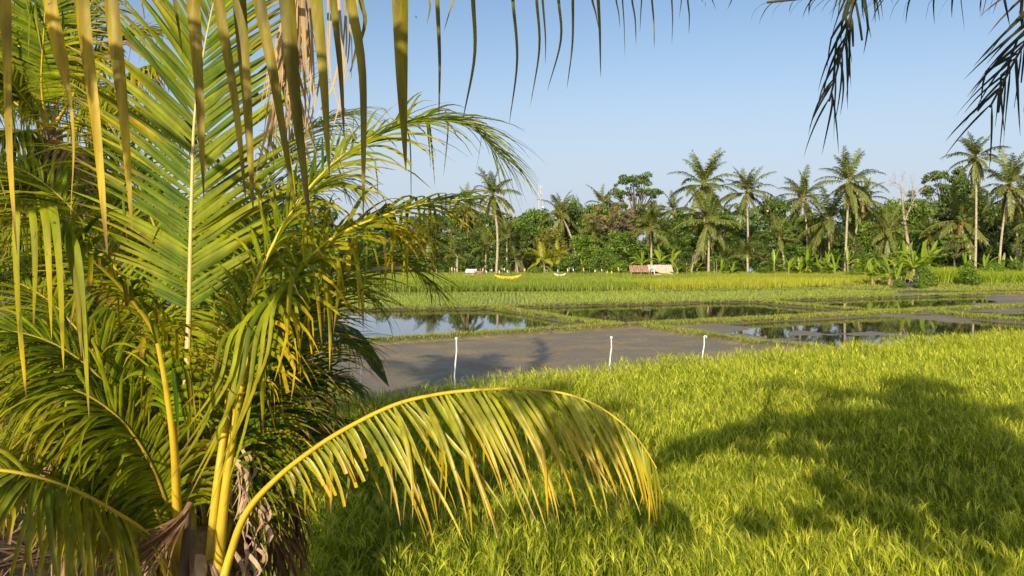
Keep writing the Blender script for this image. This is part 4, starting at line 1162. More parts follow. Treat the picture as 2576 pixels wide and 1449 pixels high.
TREES = [
    (1600, 134, 447, 140, 'umbrella', 'tree_dark', 'tall layered tree standing highest behind the bronze tree'),
    (1455, 130, 487, 92, 'round', 'tree_mid', 'round open crowned tree right of the lattice mast'),
    (1540, 118, 500, 140, 'feather', 'tree_brown', 'bronze feathery tree left of the tall layered tree'),
    (1312, 120, 543, 135, 'round', 'tree_mid', 'wide dark green tree between the lone palm and the mast'),
    (1388, 112, 568, 112, 'round', 'tree_yellow', 'olive yellow round tree below the lattice mast'),
    (1468, 102, 596, 115, 'dense', 'tree_bright', 'bright green bushy tree left of the shack'),
    (1565, 106, 583, 135, 'dense', 'tree_mid', 'broad leafy tree behind the shack'),
    (1518, 98, 625, 84, 'dense', 'tree_mid', 'low dense tree at the rice edge left of the shack'),
    (1948, 113, 503, 104, 'dense', 'tree_dark', 'very dark broad tree between two palms, orange fruit showing'),
    (1925, 106, 585, 90, 'dense', 'tree_dark', 'dark lower tree right of the palm with sky behind its trunk'),
    (2252, 132, 490, 115, 'round', 'tree_bright', 'sunlit rounded tree behind the bare dead tree'),
    (2378, 136, 436, 150, 'umbrella', 'tree_dark', 'biggest dark tree at the upper right of the grove'),
    (2330, 122, 548, 120, 'round', 'tree_mid', 'mid green tree just right of the bare dead tree'),
    (2405, 98, 592, 80, 'umbrella', 'tree_bright', 'small flat bright green tree in the shade on the right'),
    (1702, 110, 598, 115, 'dense', 'tree_mid', 'dense tree right of the shack behind the bananas'),
    (1742, 100, 636, 84, 'dense', 'tree_dark', 'dark bush like tree left of the front palm\'s trunk'),
    (1850, 106, 606, 95, 'dense', 'tree_mid', 'tree behind the young short palm'),
    (2002, 106, 615, 95, 'dense', 'tree_mid', 'shady tree left of the tilted bare trunk'),
    (2120, 106, 606, 115, 'dense', 'tree_dark', 'dark tree behind the white palm trunk'),
    (2198, 98, 640, 80, 'dense', 'tree_mid', 'leafy low tree right of the white palm trunk'),
    (2478, 116, 585, 105, 'dense', 'tree_dark', 'dark tree behind the leaning yellowish palm'),
    (2565, 122, 555, 115, 'dense', 'tree_dark', 'dark tree at the right edge behind the palms'),
    (1180, 112, 585, 115, 'dense', 'tree_dark', 'dark tree left of the lone palm'),
    (1100, 110, 592, 115, 'dense', 'tree_mid', 'tree glimpsed past the ends of the drooping leaflets'),
    (1020, 114, 575, 125, 'dense', 'tree_yellow', 'olive tree glimpsed through the arching frond'),
    (915, 112, 582, 125, 'round', 'tree_mid', 'tree glimpsed between the hanging orange tipped leaflets'),
    (815, 115, 575, 135, 'dense', 'tree_mid', 'tree mostly hidden behind the frond with orange tips'),
    (700, 112, 560, 140, 'round', 'tree_dark', 'tree hidden behind the dark foreground fronds'),
    (1818, 128, 522, 105, 'round', 'tree_mid', 'tree behind the overlapping pair of palms'),
    (1655, 120, 560, 90, 'round', 'tree_bright', 'light green tree between the shack palm and the pair of palms'),
    (560, 100, 540, 180, 'dense', 'tree_dark', 'tree hidden far behind the tall upright frond'),
    (380, 90, 520, 220, 'dense', 'tree_dark', 'tree hidden far behind the bent frond'),
    (180, 80, 480, 260, 'dense', 'tree_dark', 'tree hidden far behind the older palm'),
    (-20, 75, 450, 280, 'dense', 'tree_dark', 'tree just outside the left edge'),
    (2060, 126, 548, 130, 'dense', 'tree_dark', 'dark rear tree behind the wide bowed palm'),
    (2152, 129, 522, 125, 'dense', 'tree_mid', 'rear tree behind the white trunked palm\'s skirt'),
    (2215, 127, 522, 130, 'dense', 'tree_mid', 'rear tree left of the bare dead tree'),
    (2312, 129, 512, 130, 'dense', 'tree_mid', 'rear tree right behind the bare dead tree\'s branches'),
    (2432, 131, 462, 150, 'dense', 'tree_dark', 'tall dark tree behind the drooping dark palm'),
    (2520, 126, 520, 140, 'dense', 'tree_dark', 'dark rear tree between the two rightmost tall palms'),
    (1762, 127, 548, 120, 'dense', 'tree_mid', 'rear tree behind the front palm\'s crown'),
    (1868, 127, 566, 110, 'dense', 'tree_dark', 'rear tree low behind the palm with sky behind its trunk'),
    (1690, 129, 556, 105, 'dense', 'tree_dark', 'rear tree left of the overlapping pair of palms'),
    (2600, 122, 500, 150, 'dense', 'tree_dark', 'dark rear tree cut off by the right edge'),
    (1352, 126, 534, 110, 'dense', 'tree_mid', 'rear tree just below the lattice mast'),
    (1424, 128, 520, 100, 'dense', 'tree_dark', 'rear tree between the leaning palm and the round open crowned tree'),
    (1500, 128, 515, 110, 'dense', 'tree_mid', 'rear tree left of the bronze tree'),
    (1262, 128, 548, 110, 'dense', 'tree_dark', 'rear tree just right of the lone palm\'s trunk'),
    (1160, 127, 552, 120, 'dense', 'tree_mid', 'rear tree left of the lone palm\'s crown'),
    (1075, 125, 556, 120, 'dense', 'tree_dark', 'rear tree glimpsed under the orange tipped frond'),
    (2680, 118, 540, 140, 'dense', 'tree_dark', 'tree just outside the right edge'),
]
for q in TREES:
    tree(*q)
SHRUBS = [
    (2440, 72, 652, 66, 'tree_bright', 'round green bush standing alone on the right bank'),
    (2330, 70, 665, 62, 'tree_mid', 'green bush at the right end of the banana clump'),
    (2262, 66.4, 700, 40, 'tree_mid', 'low leafy bush at the left end of the tarpaulin'),
    (2322, 66.5, 692, 40, 'tree_bright', 'low leafy bush at the right end of the tarpaulin'),
    (1345, 96, 668, 46, 'tree_mid', 'bush left of the yellow green young palms'),
    (1470, 96, 660, 60, 'tree_mid', 'bush right of the two small bananas'),
    (1558, 96, 650, 56, 'tree_bright', 'fern like bright bush just left of the shack'),
    (1720, 96, 668, 44, 'tree_mid', 'bush between shack and pruned stump'),
    (1850, 96, 668, 50, 'tree_dark', 'bush left of the young short palm\'s foot'),
    (1925, 95, 664, 60, 'tree_mid', 'bush right of the young short palm\'s foot'),
    (2190, 92, 655, 80, 'tree_mid', 'wide bush beneath the split trunk palm'),
    (2150, 90, 672, 50, 'tree_bright', 'small bush right of the white trunk\'s foot'),
    (2495, 84, 655, 70, 'tree_bright', 'bush at the far end of the right bank'),
    (2560, 86, 648, 60, 'tree_mid', 'bush at the right edge of the bank'),
    (1205, 98, 665, 44, 'tree_dark', 'dark bush left of the lone palm\'s foot'),
    (1265, 98, 660, 46, 'tree_mid', 'bush right of the lone palm\'s foot'),
    (1110, 98, 655, 70, 'tree_dark', 'bush behind the drooping leaflet ends'),
    (1430, 97, 640, 70, 'tree_dark', 'dark bush behind the second young palm'),
    (2020, 97, 650, 70, 'tree_dark', 'dark bush behind the middle bananas'),
    (1790, 98, 655, 60, 'tree_dark', 'dark bush behind the front palm\'s trunk'),
    (2265, 96, 640, 60, 'tree_dark', 'dark bush behind the big banana clump'),
    (40, 11.5, 690, 560, 'tree_dark', 'dark bush behind the foreground palm, at the left edge'),
    (260, 13.5, 740, 470, 'tree_dark', 'dark bush glimpsed below the bent over frond'),
    (430, 16., 770, 400, 'tree_dark', 'dark bush glimpsed behind the crown of the young palm'),
    (560, 20., 790, 300, 'tree_dark', 'dark bush at the left end of the flooded field'),
]
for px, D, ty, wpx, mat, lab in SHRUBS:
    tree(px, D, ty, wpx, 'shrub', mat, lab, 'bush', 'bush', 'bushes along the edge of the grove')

# far wood closing the view between the trunks
mb = MB()
cs, rs = [], []
for k in range(520):
    a = R.uniform(-1.0, .95)
    D = R.uniform(142, 175)
    cs.append((a * D, D, R.uniform(.5, 10.4)))
    rs.append(R.uniform(1.8, 3.4))
leaf_cloud(mb, np.array(cs), rs, 13, .8, .85)
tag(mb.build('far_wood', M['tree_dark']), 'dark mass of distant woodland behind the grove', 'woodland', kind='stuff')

# unseen tree added behind the viewer, leaf clumps placed to shape the rice shadow
root = thing('broadleaf_tree', (3.2, -4.0, 0), 'unseen tree added behind the viewer, its leaf clumps placed to shade the near rice', 'tree')
mc, mt = MB(), MB()
mt.tube([(3.2, -4, -.2), (3.1, -3.8, 2.5), (2.6, -3, 4.6), (2.0, -2.2, 5.6)], [.2, .16, .12, .08], 8)
SHD = [((px_, py_), 5.2 + (1330 - py_) / 190. if px_ > 1650 else 5.2, r_) for px_, py_, r_ in (
    (2262, 968, .42), (2320, 965, .45), (2378, 972, .42), (2258, 1010, .45), (2330, 1010, .5), (2405, 1020, .5), (2280, 1060, .5), (2355, 1068, .5), (2435, 1072, .5), (2500, 1095, .4),
    (1950, 1052, .38), (2035, 1062, .36), (1870, 1078, .36), (1795, 1100, .32), (1722, 1128, .28), (2110, 1085, .4), (2195, 1090, .42),
    (2010, 1118, .28), (1900, 1125, .24), (2150, 1150, .36), (2255, 1140, .42), (2360, 1150, .42), (2470, 1150, .42), (2560, 1130, .36), (1640, 1152, .26),
    (2210, 1205, .28), (2320, 1225, .34), (2440, 1230, .4), (2545, 1240, .36), (2130, 1255, .24), (2250, 1290, .26), (2400, 1300, .26), (2520, 1330, .3), (2040, 1300, .2), (1905, 1312, .2), (2460, 1400, .22), (2320, 1365, .15), (2080, 1200, .2),
    (1560, 1172, .28), (1470, 1150, .28), (1370, 1128, .26), (1480, 1205, .22), (1260, 1122, .24), (1600, 1230, .2), (1650, 1290, .2), (830, 1320, .24), (900, 1420, .2), (760, 1230, .26))]
for (px, py), z, r in SHD:
    q = G(px, py, .78)
    t_ = (z - .78) / math.tan(math.radians(23))
    c = q + np.array([-math.sin(math.radians(16)) * t_, -math.cos(math.radians(16)) * t_, z - .78])
    leaf_cloud(mc, [c], [r * 1.08], 1150, .11, .8)
    mt.tube([(2.0, -2.2, 5.5), (np.array([2.0, -2.2, 5.5]) + c) / 2 + np.array([0, 0, .2]), c], [.05, .03, .01] if z > 5.65 else [.012, .008, .004], 5)
mc.build('crown', M['tree_mid'], root)
mt.build('trunk', M['bark'], root)

# bare dead tree
dt = P(2285, 430, 112)
root = thing('dead_tree', (P(2290, 600, 112)[0], dt[1], 0), 'bare pale dead tree with forked twigs, right of the middle palms', 'tree')
mt, mw = MB(), MB()
tr = [np.array([P(2287, 700, 112)[0], dt[1], -.2]), P(2284, 610, 112), P(2274, 545, 112), P(2270, 500, 112), P(2264, 465, 112)]
mt.tube(tr, [.26, .22, .17, .12, .07], 9)
mt.build('trunk', M['bark_pale'], root)


def twig(mb, p, d, L, r, depth):
    q = p + d * L * .5 + R.normal(0, .08 * L, 3)
    e = p + d * L + R.normal(0, .1 * L, 3)
    mb.tube([p, q, e], [r, r * .8, r * .6], 5)
    if depth > 0:
        for k in range(3 if depth > 1 else 2):
            twig(mb, e if k else q, nz(d + R.normal(0, .55, 3) * np.array([1, .5, .8])), L * R.uniform(.55, .85), r * .55, depth - 1)


for s, e, r in (((2276, 560), (2296, 505), .10), ((2264, 465), (2247, 462), .05), ((2264, 465), (2272, 447), .05), ((2294, 506), (2302, 478), .06), ((2270, 500), (2281, 484), .04)):
    p0, p1 = P(*s, 112), P(*e, 112)
    v = p1 - p0
    twig(mw, p0, nz(v), np.linalg.norm(v), r, 3)
mw.build('branches', M['bark_pale'], root)
fruit = MB()
fp = P(1931, 531, 108.0)
fruit.blob(fp, .15, 10, 8)

# ------------------------------------------------------------------ banana plants
def banana_leaf(L=2.0, W=.5, elev=60, sag=75, mat='banana', torn=.0):
    mb = MB()
    K = 11
    pts = [np.zeros(3)]
    for k in range(K):
        a = math.radians(elev - sag * ((k + .5) / K) ** 1.5)
        pts.append(pts[-1] + L / K * np.array([math.cos(a), R.normal(0, .02), math.sin(a)]))
    C = np.array(pts)
    s = np.linspace(0, 1, K + 1)
    prof = np.where(s < .16, .05, np.clip(np.sin(np.clip((s - .13) / .87, 0, 1) * PI) ** .55, .02, 1)) * W
    t = np.zeros((1, K + 1, 4))
    t[..., 0] = s
    t[..., 1] = R.rand()
    t[..., 2] = R.rand() * .5
    t[..., 3] = 1
    mb.ribbons(C[None], np.repeat(np.array([[[0, 1., 0]]]), K + 1, 1), prof[None], t, .16 * -1)
    mb.tube(C, np.linspace(.035, .008, K + 1), 5, (0, 1, .6, 1))
    return mb.build('leaf', M[mat])


BLEAF = [banana_leaf(elev=e, sag=sg, W=w) for e, sg, w in ((84, 20, .30), (72, 60, .48), (60, 85, .50), (48, 95, .52), (35, 90, .50), (18, 75, .46))]
BDRY = [banana_leaf(1.5, .22, -60, 25, 'banana_dry'), banana_leaf(1.3, .18, -75, 10, 'banana_dry')]
PROTO += BLEAF + BDRY


def banana(loc, H, label, nl=8, dry=2, sc=1.0, group='banana plants along the grove edge', mat=None, name='banana_plant'):
    root = thing(name, loc, label, 'banana plant', group)
    mt = MB()
    lx = R.normal(0, .08 * H)
    mt.tube(np.array(loc) + np.array([[0, 0, -.1], [lx * .3, 0, H * .4], [lx, 0, H]]), [.13 * sc, .11 * sc, .07 * sc], 9)
    mt.build('stem', M['stem'], root)
    for k in range(nl):
        i = min(int(k / nl * 6), 5)
        dup(BLEAF[i], root, (lx, 0, H * .97), (rnd.uniform(-.25, .25), 0, k * 2.4 + rnd.uniform(-.3, .3) + R.uniform(0, 6)), (sc * rnd.uniform(.85, 1.1),) * 3, mat)
    for k in range(dry):
        o = dup(BDRY[k % 2], root, (lx, 0, H * .92), (0, 0, rnd.uniform(0, 6)), (sc * .9,) * 3)
        o.name = 'dry_leaf'
    return root


BAN = [
    (1436, 97, 1.1, .9, 'left of two small bananas at the far rice edge'), (1466, 97, 1.0, .8, 'right of two small bananas at the far rice edge'),
    (1612, 96, 1.6, 1.0, 'banana plant standing behind the left end of the shack'), (1660, 97, 1.8, 1.1, 'banana plant behind the middle of the shack roof'), (1692, 97, 1.8, 1.1, 'tall banana behind the right end of the shack'),
    (1705, 94, .9, .9, 'banana plant with yellow drying leaves right of the shack'), (1814, 94, .6, .9, 'small bright banana right of the front palm\'s foot'), (1840, 94, .4, .9, 'low banana sprout left of the young short palm'),
    (1948, 96, 1.6, 1.1, 'upright bright banana right of the young short palm'), (1983, 95, 1.0, 1.1, 'banana with a pale erect leaf left of the blue bucket'), (2012, 95, .7, 1.0, 'low banana beside the bare twigs'), (2026, 95, 1.2, 1.2, 'wide banana with narrow leaves right of the bare twigs'),
    (2056, 95, .9, 1.0, 'banana left of the brightest clump'), (2082, 94, 1.3, 1.2, 'brightest yellow green banana below the wide bowed palm'), (2100, 93, .8, 1.1, 'banana right of the brightest one'), (2134, 98, 1.6, 1.1, 'banana at the white trunk\'s foot with a drooping broad leaf'), (2176, 90, 1.0, 1.0, 'banana between the white trunk and the dry leaf heap'),
    (2212, 74, .9, 1.0, 'banana with ragged dry leaves at the yellow rice\'s corner'), (2236, 72, 1.0, 1.05, 'dry leaved banana left of the dark tarpaulin'), (2262, 72, 1.1, 1.1, 'banana behind the left end of the dark tarpaulin'),
    (2304, 74, 1.7, 1.35, 'big banana with broad upright leaves above the dark tarpaulin'), (2312, 75, 1.8, 1.5, 'tall banana behind the dark tarpaulin'), (2336, 76, 1.7, 1.45, 'tall banana at the right of the tarpaulin clump'), (2276, 78, 1.8, 1.4, 'rear banana of the tarpaulin clump'),
    (2196, 73, .8, .9, 'leftmost ragged banana with dry leaves beside the yellow rice'), (2255, 70, .6, .9, 'low dry leaved banana leaning on the tarpaulin\'s left end'),
    (2430, 92, 1.0, 1.0, 'banana behind the lone round bush'), (2478, 92, 1.0, 1.1, 'banana under the drooping dark palm'), (2520, 92, .9, 1.1, 'banana below the leaning yellowish palm'), (2556, 90, .8, 1.1, 'banana at the right edge below the palms'),
    (1755, 98, .9, .9, 'banana in the shade by the pruned stump'), (1385, 99, .6, .7, 'tiny banana between the yellow green young palms'), (2158, 96, .7, .9, 'low banana right of the white trunk'),
]
for px, D, H, sc, lab in BAN:
    banana(((px - 1288) / FPX * D, D, .05), H, lab, nl=rnd.choice([7, 8, 9]), dry=5 if 'dry' in lab else rnd.choice([0, 1, 2]), sc=sc * 1.02)
# the banana behind the foreground palm, one leaf reaching over the mud
bl = P(610, 1120, 9.2)
root = thing('banana_plant', (bl[0], bl[1], 0), 'banana plant hidden behind the young palm, dark leaf tip over the mud', 'banana plant')
mt = MB()
mt.tube([(bl[0], bl[1], -.1), (bl[0], bl[1], .8), (bl[0], bl[1], 1.5)], [.10, .08, .05], 10)
mt.build('stem', M['stem'], root)
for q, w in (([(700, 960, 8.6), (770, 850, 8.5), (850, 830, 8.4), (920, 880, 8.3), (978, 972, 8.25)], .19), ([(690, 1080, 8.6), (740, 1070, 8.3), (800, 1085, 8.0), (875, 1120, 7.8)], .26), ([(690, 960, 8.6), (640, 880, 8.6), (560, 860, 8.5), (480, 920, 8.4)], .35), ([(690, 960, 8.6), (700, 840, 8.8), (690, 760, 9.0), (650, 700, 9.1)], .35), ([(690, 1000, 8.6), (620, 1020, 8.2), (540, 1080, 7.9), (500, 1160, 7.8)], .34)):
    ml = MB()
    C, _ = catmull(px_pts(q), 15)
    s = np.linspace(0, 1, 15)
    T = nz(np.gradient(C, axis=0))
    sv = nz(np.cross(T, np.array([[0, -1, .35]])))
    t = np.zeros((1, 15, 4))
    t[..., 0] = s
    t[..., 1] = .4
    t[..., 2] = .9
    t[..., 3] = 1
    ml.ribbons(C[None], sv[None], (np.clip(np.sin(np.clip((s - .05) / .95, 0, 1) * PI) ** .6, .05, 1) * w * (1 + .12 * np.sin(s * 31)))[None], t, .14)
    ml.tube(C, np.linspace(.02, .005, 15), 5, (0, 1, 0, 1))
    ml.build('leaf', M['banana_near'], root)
# old banana stumps on the dark soil at the lower left
for px, py, D, H, lab in ((165, 1449, 7.6, 2.0, 'left dry banana stump with papery sheaths on the dark soil'), (250, 1449, 8.2, 1.5, 'right dry banana stump behind the low left frond'), (300, 1380, 8.8, 1.3, 'orange brown banana stump behind the foreground leaf stalks')):
    b = P(px, py, D)
    root = thing('banana_stump', (b[0], b[1], 0), lab, 'banana stump', 'dry banana stumps')
    mt = MB()
    mt.tube([(b[0], b[1], -.1), (b[0] + .03, b[1], H * .5), (b[0], b[1], H)], [.15, .13, .09], 10)
    mt.build('stem', M['trunk_near'], root)
    ms = MB()
    for k in range(14):
        a, z = R.uniform(0, 2 * PI), R.uniform(.4, 1) * H
        c = np.array([b[0] + .13 * math.cos(a), b[1] + .13 * math.sin(a), z])
        o = np.array([math.cos(a), math.sin(a), 0])
        hang_leaf(ms, [c, c + o * .1 + np.array([0, 0, .05]), c + o * .16 + np.array([0, 0, -.25]), c + o * .12 + np.array([0, 0, -.6])], R.uniform(.05, .12), 0, 7, wv=(-o[1], o[0], .1), cut=True)
    ms.build('dry_sheath', M['brown'], root)
# leaf litter on the dark soil
mb = MB()
n = 900
xs, ys = R.uniform(-6.5, -1.2, n), R.uniform(4.5, 12.5, n)
ok = ~inpoly(xs, ys, RICE_POLY)
xs, ys = xs[ok], ys[ok]
n = len(xs)
blades(mb, np.stack([xs, ys, np.full(n, .05)], -1), R.uniform(0, 2 * PI, n), R.uniform(1.1, 1.5, n), R.uniform(.1, .5, n), R.uniform(.015, .05, n), 3, R.uniform(-.2, .3, n))
tag(mb.build('leaf_litter', M['brown']), 'dry brown leaf litter on the soil under the young palm', 'leaf litter', kind='stuff')
mb = MB()
n = 5200
xs, ys = R.uniform(-9, -1.4, n), R.uniform(6.5, 15, n)
ok = ~inpoly(xs, ys, RICE_POLY) & (ys < 13.5 + .1 * xs) & (fbm(xs * .6, ys * .6, 3) > .46)
xs, ys = xs[ok], ys[ok]
n = len(xs)
blades(mb, np.stack([xs, ys, np.full(n, .02)], -1), R.uniform(0, 2 * PI, n), R.uniform(.1, .7, n), R.uniform(.1, .35, n), R.uniform(.012, .025, n), 3, R.uniform(.2, 1.2, n), tint_b=R.uniform(0, .4, n))
tag(mb.build('weeds', M['grass']), 'low weeds on the dark soil left of the near rice', 'weeds', kind='stuff')

# ------------------------------------------------------------------ small things
# white bird-scaring poles at the edge of the near rice
for px, py, tx, ty, hook, lab in ((903, 985, 913, 856, 1, 'leftmost white pole, bent top, half hidden by foreground leaflets'), (1144, 958, 1147, 854, 0, 'white pole in front of the shadow on the mud'), (1535, 915, 1537, 851, 0, 'white pole right of the mud\'s middle with a small knob'), (1766, 893, 1771, 849, 1, 'rightmost white pole with a hooked top')):
    b = G(px, py, .70)
    b[2] = 0
    D = proj(b)[2]
    t = P(tx, ty, D)
    root = thing('white_pole', b, lab, 'pole', 'white poles along the rice edge')
    mp = MB()
    ks = np.linspace(0, 1, 7)[:, None]
    path = b + (t - b) * ks + np.array([[0.02, 0, 0]]) * np.sin(ks * 9)
    mp.tube(path, [.020, .018, .018, .017, .017, .016, .015], 8)
    mp.build('shaft', M['white'], root)
    mh = MB()
    if hook:
        mh.tube([t, t + (.01, 0, .03), t + (.04, 0, .045), t + (.07, 0, .025), t + (.065, 0, -.01)], [.019, .02, .02, .017, .012], 7)
    else:
        mh.blob(t + np.array([0.01, 0, .02]), .035, 8, 6)
    mh.build('hook' if hook else 'knob', M['white'], root)
    if px == 903:
        p0 = t.copy()
    if px == 1144:
        p1 = t.copy()
mb = MB()
ks = np.linspace(0, 1, 12)[:, None]
mb.tube(p0 + (p1 - p0) * ks + np.array([0, 0, -.04]) * np.sin(ks * PI), .006, 5)
tag(mb.build('cord', M['string']), 'thin yellow cord strung between the two left white poles', 'cord')

# short stakes with rags along the far rice
STK = []
for k in range(46):
    px = R.uniform(1060, 1600)
    STK.append((px, R.uniform(88, 95), R.choice(['white', 'yellow', 'pink'], p=[.6, .25, .15])))
LB = {'white': 'short stake topped with a white rag along the far rice', 'yellow': 'short stake topped with a yellow rag along the far rice', 'pink': 'short stake topped with an orange rag along the far rice'}
first = {}
for px, D, c in STK:
    b = np.array([(px - 1288) / FPX * D, D, 0.])
    root = thing('stake', b, LB[c], 'stake', 'stakes with %s rags in the far rice' % {'pink': 'orange'}.get(c, c))
    h = R.uniform(.95, 1.35)
    if c not in first:
        ms, mr = MB(), MB()
        ms.tube([(0, 0, -.1), (0, 0, .6), (.02, 0, 1.0)], .022, 6)
        mr.add([[-.05, 0, .78], [.05, -.03, .74], [.06, -.02, .99], [-.04, .01, 1.02], [-.03, .03, .80], [.04, .04, .76], [.04, .04, .97], [-.03, .04, 1.0]], [[0, 1, 2, 3], [4, 5, 6, 7], [0, 3, 7, 4], [1, 2, 6, 5], [3, 2, 6, 7]])
        first[c] = (ms.build('stick', M['wood']), mr.build('rag', M['white'] if c == 'white' else M[c]))
        PROTO += list(first[c])
    for o in first[c]:
        dup(o, root, (0, 0, 0), (0, 0, R.uniform(0, 3)), (1, 1, h))


def sag_cloth(name, px0, px1, py, D, drop, ht, mat, label, cat):
    a, b = P(px0, py, D), P(px1, py, D)
    root = thing(name, (a[0], a[1], 0), label, cat)
    mc = MB()
    K = 16
    s = np.linspace(0, 1, K)
    top = a + (b - a) * s[:, None] - np.array([0, 0, 1.]) * (drop * np.sin(s * PI) ** .8)[:, None]
    th = (.08 + ht * np.sin(s * PI))[:, None]
    for dy, sgn in ((-.12, 1), (.12, 1)):
        lo = top + np.array([0, dy * 1.4, 0]) * np.sin(s * PI)[:, None] - np.array([0, 0, 1.]) * th
        V = np.stack([top + np.array([0, dy * .3, 0]), (top + lo) / 2 + np.array([0, dy * 1.8, 0]) * np.sin(s * PI)[:, None] + np.array([0, 0, .03]) * np.sin(s * 40)[:, None], lo], 1)
        i = np.arange(K * 3).reshape(K, 3)
        mc.add(V.reshape(-1, 3), np.concatenate([np.stack([i[:-1, q], i[1:, q], i[1:, q + 1], i[:-1, q + 1]], -1) for q in (0, 1)]))
    mc.build('cloth', M[mat], root)
    for e in (a, b):
        mp = MB()
        mp.tube([(e[0], e[1], -.1), (e[0], e[1], e[2] * .5), e + np.array([0, 0, .12])], .03, 7)
        mp.build('post', M['wood'], root)


sag_cloth('hammock_net', 1244, 1311, 690, 80, .24, .42, 'orange', 'sagging orange net slung between posts in the far rice', 'net')
sag_cloth('hammock_net', 1394, 1423, 687, 88, .18, .18, 'cloth_white', 'small sagging white net slung behind the orange one', 'net')

# shack at the rice edge
D = 92.
X0 = lambda px: (px - 1288) / FPX * D
root = thing('shack', (X0(1635), D, 0), 'low shack with a rusty sheet roof at the edge of the far rice', 'shack')
zt = P(0, 668, D)[2]
for x0, x1, dz, mat, lab in ((1583, 1632, 0, 'rust', 'rusty red brown roof sheet'), (1630, 1690, .06, 'tin', 'pale tin roof sheet')):
    mb = MB()
    n = 22
    xs = np.linspace(X0(x0), X0(x1), n)
    zz = .05 * (np.arange(n) % 2)
    V = []
    for y, z in ((D - .9, zt - .75 + dz), (D + .5, zt + dz), (D + 2.0, zt - .6 + dz)):
        V.append(np.stack([xs, np.full(n, y), z + zz], -1))
    V = np.stack(V, 1)
    V = np.concatenate([V, V - np.array([0, 0, .04])], 1)
    i = np.arange(n * 6).reshape(n, 6)
    mb.add(V.reshape(-1, 3), np.concatenate([np.stack([i[:-1, a], i[1:, a], i[1:, b], i[:-1, b]], -1) for a, b in ((0, 1), (1, 2), (4, 3), (5, 4), (3, 0))]))
    mb.build('roof', M[mat], root, smooth=False)['label'] = lab
mb = MB()
mb.box((X0(1612), D + .8, .55), (1.9, .08, 1.1))
mb.box((X0(1660), D + 1.0, .5), (2.3, .08, 1.0))
mb.build('wall', M['wall'], root, smooth=False)
for px in (1586, 1610, 1636, 1662, 1687):
    mb = MB()
    mb.tube([(X0(px), D - .75, -.1), (X0(px), D - .75, .7), (X0(px) + .02, D - .75, zt - .55)], .05, 7)
    mb.build('post', M['wood'], root)
mb = MB()
for px in (1629, 1641):
    mb.tube([(X0(px), D - 1.3, -.1), (X0(px) + .02, D - 1.3, .8), (X0(px), D - 1.3, 1.45)], .05, 7)
mb.tube([(X0(1628), D - 1.3, 1.42), (X0(1635), D - 1.3, 1.44), (X0(1642), D - 1.3, 1.42)], .045, 7)
tag(mb.build('goal', M['white']), 'white goal shaped pole frame in front of the shack', 'frame')
mb = MB()
mb.tube([(X0(1626), D - 1.6, -.1), (X0(1630), D - 1.6, 1.6), (X0(1634.5), D - 1.6, 2.95)], .035, 7)
tag(mb.build('leaning_pole', M['wood']), 'thin pole leaning above the shack roof', 'pole')
root = thing('stall', (X0(1668), D - 1.2, 0), 'pale low lean-to with a straw cover right of the white frame', 'lean-to')
mb = MB()
mb.box((X0(1666), D - 1.1, .33), (2.2, .06, .62))
mb.box((X0(1684), D - 1.16, .25), (1.2, .06, .5))
mb.build('panel', M['tin'], root, smooth=False)
mb = MB()
ks = np.linspace(0, 1, 8)
mb.tube(np.stack([X0(1644) + ks * 2.0, np.full(8, D - 1.15), .98 - .35 * ks + .05 * np.sin(ks * 12)], -1), [.08, .2, .24, .24, .22, .2, .16, .06], 10, flat=.9)
mb.build('straw_cover', M['thatch'], root)
# pile of sheets left
root = thing('sheet_pile', (X0(1195), D, 0), 'heap of pale sheets and boards left of the lone palm', 'pile')
for k, (dx, z, w_, mt_) in enumerate(((0, .95, 1.3, 'cloth_white'), (.35, .55, 1.9, 'tin'), (-.1, .3, 2.0, 'white'), (.9, .75, .9, 'rust'))):
    mb = MB()
    mb.box((X0(1185) + dx, D - .2 * k, z), (w_, .9, .1), R.uniform(-.3, .3), tilt=.35)
    mb.build('sheet', M[mt_], root, smooth=False)
mb = MB()
mb.box((X0(1190) + .2, D + .3, .25), (1.8, .8, .5))
mb.build('board', M['wood'], root, smooth=False)
# bucket
b = np.array([(1888 - 1288) / FPX * 93, 93., 0])
root = thing('bucket', b + np.array([0, 0, .55]), 'small blue plastic bucket hung on a stake by the bananas', 'bucket')
mb = MB()
mb.tube([b + (0, 0, .78), b + (0, 0, 1.0), b + (0, 0, 1.15), b + (0, 0, 1.15), b + (0, 0, .84)], [.12, .15, .17, .15, .11], 12, cap=False)
mb.tube([b + (0, 0, .78), b + (0, 0, .79)], [.12, .12], 12)
mb.build('body', M['blue'], root)
mb = MB()
a = np.linspace(0, PI, 9)
mb.tube(np.stack([b[0] + .16 * np.cos(a), np.full(9, b[1]), 1.15 + .16 * np.sin(a)], -1), .012, 6)
mb.build('handle', M['wood'], root)
mb = MB()
mb.tube([b + (0, .18, -.1), b + (0, .18, .6), b + (0, .18, 1.3)], .03, 6)
tag(mb.build('stake', M['wood']), 'bare stake behind the blue bucket', 'stake')
